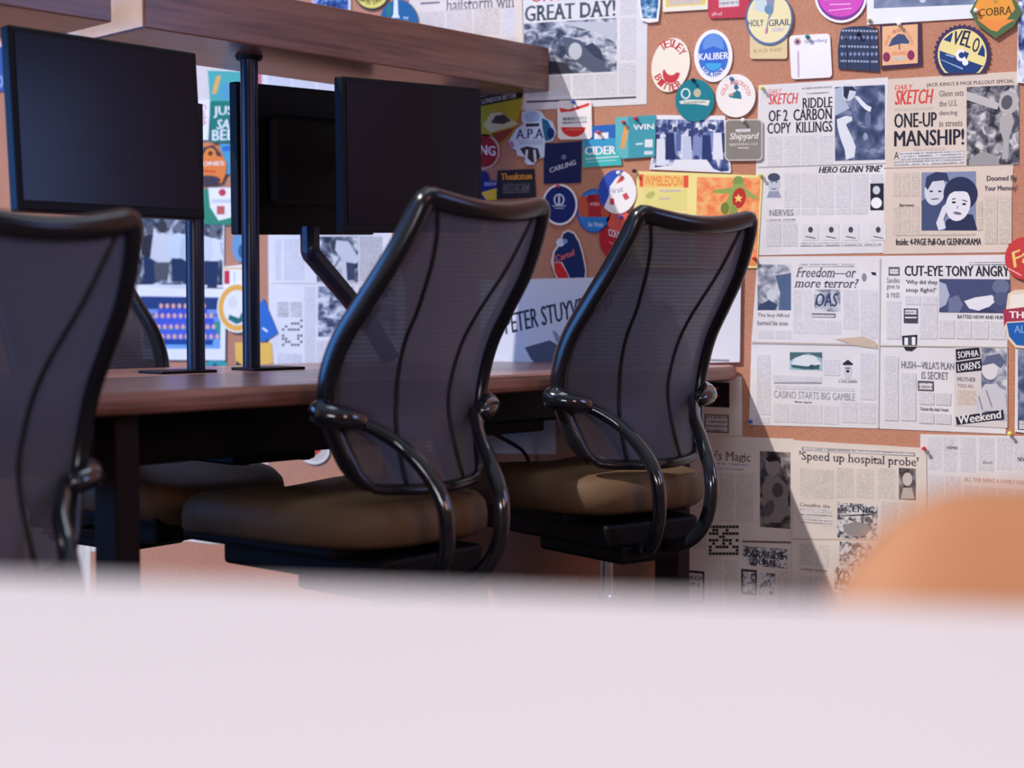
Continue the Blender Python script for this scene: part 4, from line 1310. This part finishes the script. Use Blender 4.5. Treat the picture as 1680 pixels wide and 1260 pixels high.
s.poly(ellipse(1014, 315, 31, 36, 0, 225, 380, 20) + [(1012, 292), (1002, 306), (1000, 322)], (52, 84, 184)).poly([(1018, 291), (1026, 288), (1022, 298), (1012, 302)], (226, 90, 84)).poly([(1022, 320), (1029, 316), (1034, 325), (1027, 329)], (206, 80, 96)).rect(1002, 326, 1009, 336, (220, 70, 80)).text('First', 1000, 308, 1024, 317, (150, 160, 200), .02, sl=-.2)
s.done()
s = mat_('blue beer mat with an orange and red picture, partly under the white round one', ellipse(976, 346, 29, 36), (52, 84, 184), 1)
s.ell(976, 346, 27, 34, (50, 130, 206)).poly([(952, 322), (998, 322), (1003, 340), (1000, 356), (952, 356), (949, 340)], (196, 92, 60)).poly([(966, 320), (986, 318), (988, 356), (966, 356)], (176, 40, 48)).ell(970, 328, 7, 8, (150, 30, 40)).text('WIN', 968, 332, 984, 338, (236, 180, 190), .02).text('for Xmas', 966, 364, 990, 372, (206, 226, 244), .02)
s.done()
s = mat_('red beer mat with white letters half hidden by the right chair back', ellipse(1012, 390, 28, 36), (190, 40, 50), 1)
s.ell(1016, 362, 20, 18, (226, 96, 84)).text('COUR', 999, 378, 1020, 390, WHT, .03, sl=.3).line(1000, 397, 1014, 404, 1.5, (230, 150, 150))
s.done()
s = mat_('navy and red beer mat shaped like a pint can, overlapping the white board', [(925, 381), (934, 377), (944, 381), (952, 394), (959, 416), (964, 444), (962, 462), (952, 474), (944, 480), (932, 480), (922, 470), (912, 450), (905, 430), (909, 412), (918, 400)], (230, 214, 206), 3)
s.poly([(926, 384), (934, 380), (943, 384), (951, 398), (957, 418), (962, 444), (960, 460), (950, 472), (943, 475), (934, 450), (924, 430), (910, 430), (912, 414), (922, 400)], (30, 46, 98)).poly([(910, 431), (922, 431), (932, 448), (942, 474), (940, 478), (932, 478), (922, 466), (912, 446)], (214, 44, 44))
s.text('Cartel', 0, 0, 0, 0, (236, 110, 90), .03, q=[(912, 420), (943, 409), (944, 419), (914, 430)]).ell(921, 398, 7, 7, (214, 222, 236)).ell(929, 396, 4, 4, (120, 160, 210))
s.done()
s = mat_('dark round beer mat with a pale ring beside the middle chair back', ellipse(872, 400, 17, 23), (206, 196, 190), 1)
s.ell(871, 400, 14, 20, (40, 44, 66))
s.done()
s = Sheet('photo_print', 'blue tinted black and white photo of a crowd of people', 'photo', [(1074, 189), (1190, 190), (1200, 279), (1199, 284), (1066, 278), (1073, 240)], ink((236, 236, 244)), 1, .0006)
s.poly([(1074, 196), (1188, 197), (1190, 250), (1200, 280), (1184, 282), (1150, 270), (1112, 270), (1068, 276), (1076, 250)], PH3)
rc = random.Random(3)
for i in range(16):
    x, y = 1080 + i * 7 + rc.uniform(-2, 2), 206 + rc.uniform(0, 12)
    s.ell(x, y, 4, 5, (58, 72, 124)); s.layer -= 1
    s.poly([(x - 5, y + 8), (x + 5, y + 8), (x + 6, y + 40), (x - 6, y + 40)], rc.choice([(214, 220, 238), (92, 108, 166), (50, 64, 116), (130, 146, 196)]))
for x, y, c in ((1085, 250, (222, 228, 242)), (1128, 246, (196, 206, 232)), (1178, 240, (226, 230, 244)), (1160, 244, (44, 58, 112)), (1100, 240, (40, 52, 104))): s.poly([(x - 7, y - 22), (x + 6, y - 22), (x + 9, y + 22), (x - 8, y + 22)], c)
s.poly([(1108, 262), (1160, 262), (1172, 279), (1100, 276)], (232, 236, 246))
s.done()
s = mat_('grey rounded square beer mat with pale lettering', rrect(1190, 196, 1252, 264, 7, 0, -.01), (206, 200, 194), 2)
s.poly(rrect(1192, 198, 1250, 262, 6, 0, -.01), (138, 132, 126)).text('Shipyard', 1198, 218, 1246, 232, (232, 228, 222), .02, .2).cols(1208, 212, 1232, 217, 1, TW).text('BREWING CO', 1198, 235, 1244, 239, (214, 208, 200), .02).line(1212, 243, 1230, 243, 2, (206, 200, 192))
s.done()

# ---- yellow programme spread
s = Sheet('flyer', 'yellow and orange programme spread with a green figure, above the right chair', 'flyer', [(1047, 281), (1140, 284), (1252, 288), (1243, 440), (1140, 440), (1030, 440)], paper('yellow_paper', (240, 226, 150)), 1, .0004)
s.poly([(1049, 286), (1130, 288), (1130, 308), (1049, 308)], (244, 204, 120)).rect(1050, 286, 1056, 306, (232, 90, 62)).rect(1122, 288, 1130, 308, (232, 90, 62)).text('WIMBLEDON', 1058, 289, 1120, 305, (236, 110, 60), .0, sl=.02)
s.rect(1056, 310, 1128, 346, (232, 224, 140)).cols(1082, 311, 1118, 315, 1, TB).cols(1082, 324, 1100, 328, 1, TB).ell(1068, 320, 8, 5, (190, 190, 110), -30)
s.poly([(1144, 291), (1248, 292), (1242, 436), (1142, 436)], photomat('print_orange_wash', [(238, 128, 76), (244, 148, 92), (246, 168, 106), (244, 186, 120)], 60, 14))
s.ell(1212, 297, 9, 8, (130, 156, 84)).rect(1202, 302, 1222, 310, (150, 172, 100)).poly([(1170, 312), (1200, 308), (1222, 308), (1244, 324), (1240, 328), (1218, 318), (1206, 330), (1196, 344), (1184, 350), (1190, 334), (1198, 318), (1172, 317)], (150, 170, 90)).ell(1213, 325, 11, 17, (190, 54, 46), 10)
s.poly([(1212, 318), (1214, 323), (1219, 323), (1215, 327), (1217, 332), (1212, 329), (1207, 332), (1209, 327), (1205, 323), (1210, 323)], (246, 214, 130)).ell(1190, 342, 7, 10, (120, 134, 60)).cols(1056, 350, 1130, 430, 3, TB).ell(1204, 356, 8, 20, (140, 160, 84))
s.done()

# ---- white boards standing on the desk
brd = lambda u, v, k=.022: None
s = Sheet('sign_board', 'white sign board with tall slanted dark lettering, behind the right chair above the desk end', 'sign', [(790, 460), (1217, 449), (1215, 594), (790, 602)], ink((226, 228, 236)), 1, .006)
s.text('PETER STUYVESANT', 0, 0, 0, 0, (44, 50, 72), .03, q=[(828, 516), (1010, 477), (1012, 506), (832, 549)])
s.poly([(863, 570), (904, 558), (924, 570), (934, 588), (884, 599), (874, 590)], (92, 98, 118)).poly([(908, 542), (914, 544), (930, 566), (926, 572), (914, 560)], (150, 156, 176)).poly([(912, 594), (930, 582), (960, 590), (962, 598), (920, 598)], (150, 158, 180))
s.text('CIGARETTES', 1080, 502, 1198, 516, (120, 124, 140), .01, sl=-.02).rect(1156, 589, 1198, 593, (150, 154, 160)).ell(1163, 571, 2, 2, (60, 60, 70)).line(807, 572, 808, 600, 2, (50, 52, 66))
s.done()

# ---- right edge mats
s = mat_('round red beer mat with yellow script at the right edge', ellipse(1682, 424, 33, 35), (206, 64, 66), 2)
s.text('Fan', 0, 0, 0, 0, (240, 206, 120), .02, q=[(1660, 414), (1704, 398), (1706, 420), (1664, 440)]).line(1654, 440, 1676, 452, 2, (240, 190, 170))
s.done()
s = mat_('shield shaped beer mat with crimson band and blue base at the right edge', [(1654, 482), (1664, 476), (1700, 474), (1712, 500), (1712, 560), (1690, 572), (1666, 570), (1654, 556), (1648, 530)], (234, 214, 190), 2)
s.poly([(1658, 484), (1700, 480), (1704, 504), (1656, 508)], (240, 232, 220)).poly([(1646, 508), (1712, 500), (1714, 524), (1652, 528), (1648, 536)], (168, 56, 84)).text('THE', 1656, 511, 1690, 522, WHT, .03).poly([(1652, 530), (1714, 526), (1708, 556), (1686, 568), (1668, 566), (1656, 552)], (36, 98, 176)).text('ALE', 1664, 534, 1690, 546, (120, 170, 220), .02)
s.done()

# ---- left of the middle chair, seen under the shelf
s = news('newspaper page with a crossword, seen between the poles and the middle chair', [(440, 372), (640, 370), (668, 480), (660, 612), (442, 612)], PW)
s.cols(466, 392, 500, 460, 1, TW).cols(452, 392, 462, 460, 1, TW).line(446, 465, 660, 466, 1.6, (190, 182, 178)).cols(455, 496, 496, 520, 2, TH)
rq = random.Random(11)
for i in range(9):
    for j in range(7):
        if rq.random() < .4: s.rect(463 + j * 5, 524 + i * 5, 466.5 + j * 5, 527.5 + i * 5, (40, 40, 50), 0); s.layer -= 1
s.rect(520, 388, 588, 463, PH6).poly([(552, 394), (572, 396), (584, 416), (590, 428), (578, 436), (582, 462), (562, 462), (560, 424), (550, 410)], (206, 208, 214)).poly([(568, 430), (582, 432), (582, 460), (570, 460)], (60, 66, 92)).rect(590, 388, 628, 462, textmat('print_text_grey', (206, 204, 206), (110, 112, 124)))
s.rect(522, 470, 582, 553, PH4).cols(500, 470, 518, 600, 1, TW).cols(520, 560, 640, 600, 3, TW).rect(590, 470, 650, 552, PH5).cols(455, 580, 496, 602, 1, TW)
s.done()
s = Sheet('photo_print', 'large black and white photo of standing men above the team photo', 'photo', [(222, 350), (369, 352), (368, 472), (214, 470)], ink((232, 232, 236)), 1, .0006)
s.poly([(224, 352), (367, 354), (366, 468), (216, 467)], PH6)
for x, y, sc, sh, hd in ((247, 372, .9, (44, 44, 54), (90, 84, 88)), (267, 366, 1.15, (214, 212, 214), (62, 58, 66)), (294, 368, 1, (206, 216, 226), (110, 110, 124)), (312, 372, 1, (190, 200, 210), (96, 98, 110)), (350, 378, .9, (224, 224, 226), (110, 106, 112)), (334, 372, 1, (210, 214, 222), (80, 80, 92))):
    s.ell(x, y + 6, 7 * sc, 9 * sc, hd).poly([(x - 13 * sc, y + 18 * sc), (x, y + 14 * sc), (x + 13 * sc, y + 18 * sc), (x + 18 * sc, y + 48 * sc), (x + 4, y + 62 * sc), (x - 17 * sc, y + 50 * sc)], sh).poly([(x - 12 * sc, y + 56 * sc), (x + 11 * sc, y + 56 * sc), (x + 8 * sc, y + 94), (x - 10 * sc, y + 94)], (88, 86, 92) if sc > 1 else (34, 52, 88))
s.done()
s = Sheet('photo_print', 'white bordered colour photo of a team in blue rows', 'photo', [(225, 470), (372, 474), (371, 591), (236, 590)], ink((240, 238, 244)), 2, .0006)
s.poly([(232, 486), (364, 488), (363, 572), (238, 571)], (60, 150, 140)).poly([(232, 486), (364, 488), (364, 508), (233, 507)], (38, 64, 120)).poly([(233, 507), (364, 508), (364, 528), (234, 526)], (120, 150, 214)).line(234, 516, 364, 517, 3, (84, 96, 160))
rt = random.Random(5)
for r_, (y, n, x0, dx, c) in enumerate(((498, 8, 266, 10, (66, 86, 196)), (514, 10, 258, 10, (70, 92, 204)), (532, 11, 252, 10, (74, 100, 206)), (548, 12, 248, 10, (120, 170, 226)))):
    for k in range(n):
        s.poly([(x0 + dx * k - 5, y + 8), (x0 + dx * k + 5, y + 8), (x0 + dx * k + 5, y + 24), (x0 + dx * k - 5, y + 24)], c); s.layer -= 1
        s.ell(x0 + dx * k, y + 4, 3.2, 4, (232, 176, 160)); s.layer -= 1
    s.up(2)
s.poly([(250, 556), (352, 557), (350, 566), (252, 565)], (30, 70, 150))
s.done()
s = mat_('orange ringed round beer mat with a white middle, between the two poles', ellipse(391, 505, 33, 41), (244, 236, 226), 2)
s.ell(391, 505, 31, 38, (240, 176, 76)).ell(391, 505, 23, 29, (238, 236, 236)).poly([(378, 516), (394, 522), (402, 506), (412, 508), (410, 524), (390, 532), (376, 524)], (40, 110, 110)).ell(384, 496, 8, 10, (226, 220, 216))
s.done()
s = mat_('white beer mat with a red block between the two poles', [(367, 438), (404, 434), (404, 478), (368, 476)], WHT, 1)
s.rect(369, 444, 378, 466, (206, 54, 70)).line(368, 441, 402, 440, 3, (240, 190, 110)).line(386, 446, 386, 470, 2, (200, 190, 210))
s.done()
s = mat_('blue tilted beer mat right of the second pole', [(404, 520), (434, 490), (457, 546), (434, 561), (404, 560)], (50, 110, 194), 1)
s.line(432, 538, 440, 544, 3, WHT)
s.done()
s = mat_('amber beer mat with a dark green foot at the second pole', [(386, 562), (446, 562), (450, 606), (388, 606)], (240, 190, 90), 0)
s.poly([(388, 592), (400, 600), (450, 598), (450, 606), (388, 606)], (44, 66, 56))
s.done()
s = mat_('teal round beer mat just above the desk by the first pole', ellipse(356, 610, 22, 22), (60, 160, 164), 1)
s.ell(354, 608, 6, 12, (150, 206, 206)).ell(354, 600, 4, 4, (40, 90, 100))
s.done()
s = mat_('blue beer mat peeping out below the turned monitor', ellipse(396, 404, 14, 26), (110, 156, 196), 1)
s.ell(400, 412, 8, 12, (40, 96, 140))
s.done()
s = mat_('green beer mat with tall white capitals beside the left monitor', rrect(346, 166, 402, 234, 3), (26, 126, 108), 2)
s.text('JUST', 352, 174, 398, 193, WHT, .02).text('SAY', 357, 196, 392, 212, WHT, .02, .2).text('BEER', 350, 213, 400, 230, WHT, .02)
s.done()
s = mat_('teal picture beer mat with an orange stripe under the shelf', [(342, 116), (400, 118), (400, 166), (346, 168)], (80, 176, 170), 1)
s.poly([(356, 126), (364, 124), (356, 154), (349, 154)], (240, 176, 90)).poly([(366, 136), (398, 138), (398, 160), (364, 164)], (90, 160, 190))
s.done()
s = mat_('white narrow beer mat with red lettering by the left monitor edge', [(300, 165), (346, 165), (343, 230), (300, 230)], (244, 240, 240), 1)
s.text('Carlsb', 0, 0, 0, 0, (222, 90, 110), .02, q=[(340, 172), (341, 206), (330, 206), (329, 172)])
s.done()
s = mat_('orange cut-out beer mat with a dark arch and white letters', [(326, 246), (338, 238), (352, 236), (364, 248), (370, 262), (374, 268), (372, 286), (366, 300), (344, 304), (322, 302), (320, 262)], (238, 132, 60), 2)
s.poly([(330, 256), (336, 242), (352, 238), (364, 252), (366, 258), (358, 256), (352, 246), (340, 246), (334, 256)], (66, 58, 74)).ell(347, 253, 5, 8, (60, 36, 30)).ell(347, 252, 9, 9, (240, 140, 60)).ell(347, 252, 4, 4, (110, 50, 30)).text('JONES', 328, 265, 370, 274, (244, 230, 220), .03).line(330, 280, 356, 282, 3, (220, 80, 40)).ell(342, 296, 22, 8, (70, 60, 74))
s.done()
s = mat_('green beer mat with a white shield and red emblems', [(334, 310), (400, 310), (402, 370), (332, 368)], (56, 140, 110), 1)
s.poly([(343, 308), (398, 308), (396, 338), (384, 356), (360, 362), (346, 340)], (244, 240, 236)).ell(366, 316, 6, 6, (206, 60, 80)).rect(357, 338, 370, 352, (206, 96, 84)).cols(348, 327, 390, 333, 1, TW)
s.done()
s = mat_('blue and teal beer mat just left of the turned monitor', [(362, 236), (408, 236), (408, 286), (366, 286)], (80, 160, 190), 1)
s.rect(366, 240, 380, 248, (50, 110, 196))
s.done()
s = mat_('cream and red scalloped beer mat behind the near chair edge', ellipse(206, 496, 22, 36, 10), (236, 206, 190), 1)
s.ell(212, 480, 8, 14, (206, 84, 84)).ell(208, 500, 12, 16, (240, 226, 210)).line(200, 476, 222, 500, 3, (206, 90, 90))
s.done()
s = mat_('blue and white picture mat at the far left edge', [(-40, 76), (9, 76), (9, 150), (-40, 150)], (60, 96, 170), 1)
s.ell(0, 134, 7, 10, (160, 186, 230)).ell(-1, 134, 5, 7, (50, 80, 150)).rect(-40, 70, 9, 78, (240, 200, 206))
s.done()
s = mat_('round white beer mat with a red and green figure, low behind the middle chair', ellipse(517, 740, 25, 22), (230, 220, 210), 1)
s.ell(518, 738, 20, 18, (206, 196, 186)).poly([(512, 730), (526, 726), (528, 740), (518, 748)], (200, 70, 50)).poly([(502, 736), (512, 732), (514, 748), (504, 750)], (70, 90, 80))
s.done()
s = news('newspaper sheet low on the wall, glimpsed below the cable trough', [(150, 640), (440, 640), (440, 893), (345, 892), (282, 885), (236, 897), (150, 905)], PC)
s.text('NEWS', 240, 742, 300, 756, INK, .02).cols(160, 740, 236, 790, 2, TN).cols(306, 700, 420, 790, 3, TC)
s.done()
s = news('pale newspaper sheet low on the wall beside the left desk leg', [(40, 800), (150, 800), (148, 1010), (40, 1010)], PC)
s.cols(50, 820, 140, 1000, 2, TC)
s.done()
s = news('newspaper sheet low on the wall between middle and right chairs', [(700, 636), (912, 640), (912, 745), (700, 742)], PC)
s.cols(720, 650, 900, 735, 5, TC)
s.done()
s = news('newspaper corner below the cork strip, by the hanging cord', [(846, 762), (1080, 764), (1079, 822), (846, 815)], PC)
s.cols(860, 778, 1060, 808, 5, TC)
s.done()

# ---- push pins
def pin(u, v, rgb, label, lev=2):
    p = W(u, v)
    t = thing('push_pin', label, 'pin', (p.x, YW - .0006 - lev * .0017 - .001, p.z), 0, 'push pins on the cork wall')
    m = M('pin_%02x%02x%02x' % rgb, rgb, rough=.3, spec=.5)
    for nm, prof in (('head', [(.0045, 0), (.0048, .0015), (.003, .003), (.0028, .006), (.0042, .008), (.0043, .0095), (.002, .0102)]), ('point', [(.0006, -.004 - .0008 * lev), (.0006, .0005)])):
        bm = bmesh.new()
        a_lathe(bm, prof, seg=14)
        bmesh.ops.rotate(bm, verts=bm.verts, cent=(0, 0, 0), matrix=Matrix.Rotation(PI / 2, 3, 'X'))
        link(nm, bm, m if nm == 'head' else CHROME, t, smooth=None)
for a in ((1326, 61, (40, 130, 140), 'teal push pin in the white notepaper mat'), (1139, 132, (24, 40, 60), 'dark navy push pin at the top of the teal round mat', 3),
          (1202, 130, (60, 130, 170), 'blue push pin at the top of the white figure mat', 3), (1476, 40, (244, 244, 248), 'white push pin in the top of the tree mat'),
          (1409, 56, (30, 34, 50), 'dark push pin in the knitted pattern mat'), (1025, 201, (206, 70, 96), 'pink push pin left in the mat reading WIN', 3), (1045, 195, (190, 60, 76), 'red push pin right in the mat reading WIN', 3),
          (943, 168, (50, 80, 170), 'blue push pin in the mat with the red swoosh', 3), (984, 218, (214, 60, 90), 'pink push pin in the mat reading CIDER'), (1017, 284, (240, 240, 246), 'white push pin over the card squares mat', 3),
          (1043, 281, (24, 24, 30), 'black push pin at the left corner of the yellow spread', 3), (1239, 424, (206, 60, 66), 'red push pin at the top left corner of the creased spread'), (1233, 691, (50, 100, 200), 'blue push pin at the bottom left corner of the creased spread'),
          (1517, 735, (220, 66, 66), 'red push pin right of the hospital page heading', 3), (1221, 198, (246, 240, 240), 'white push pin at the top of the grey mat', 3), (1252, 145, (214, 214, 90), 'yellow push pin at the top left of the riddle page'),
          (1657, 711, (236, 220, 110), 'yellow push pin at the bottom right corner of the creased spread'), (1602, 19, (244, 226, 230), 'white push pin at the left tip of the diamond mat', 4), (919, 306, (190, 50, 90), 'crimson push pin at the top of the navy round mat', 4),
          (448, 599, (24, 26, 34), 'black push pin beside the amber mat', 1), (1428, 35, (170, 160, 110), 'brass push pin at the corner of the sky print'), (1020, 356, (60, 70, 170), 'blue push pin over the red mat'), (1250, 289, (190, 190, 80), 'olive push pin at the right corner of the yellow spread', 2)): pin(*a)
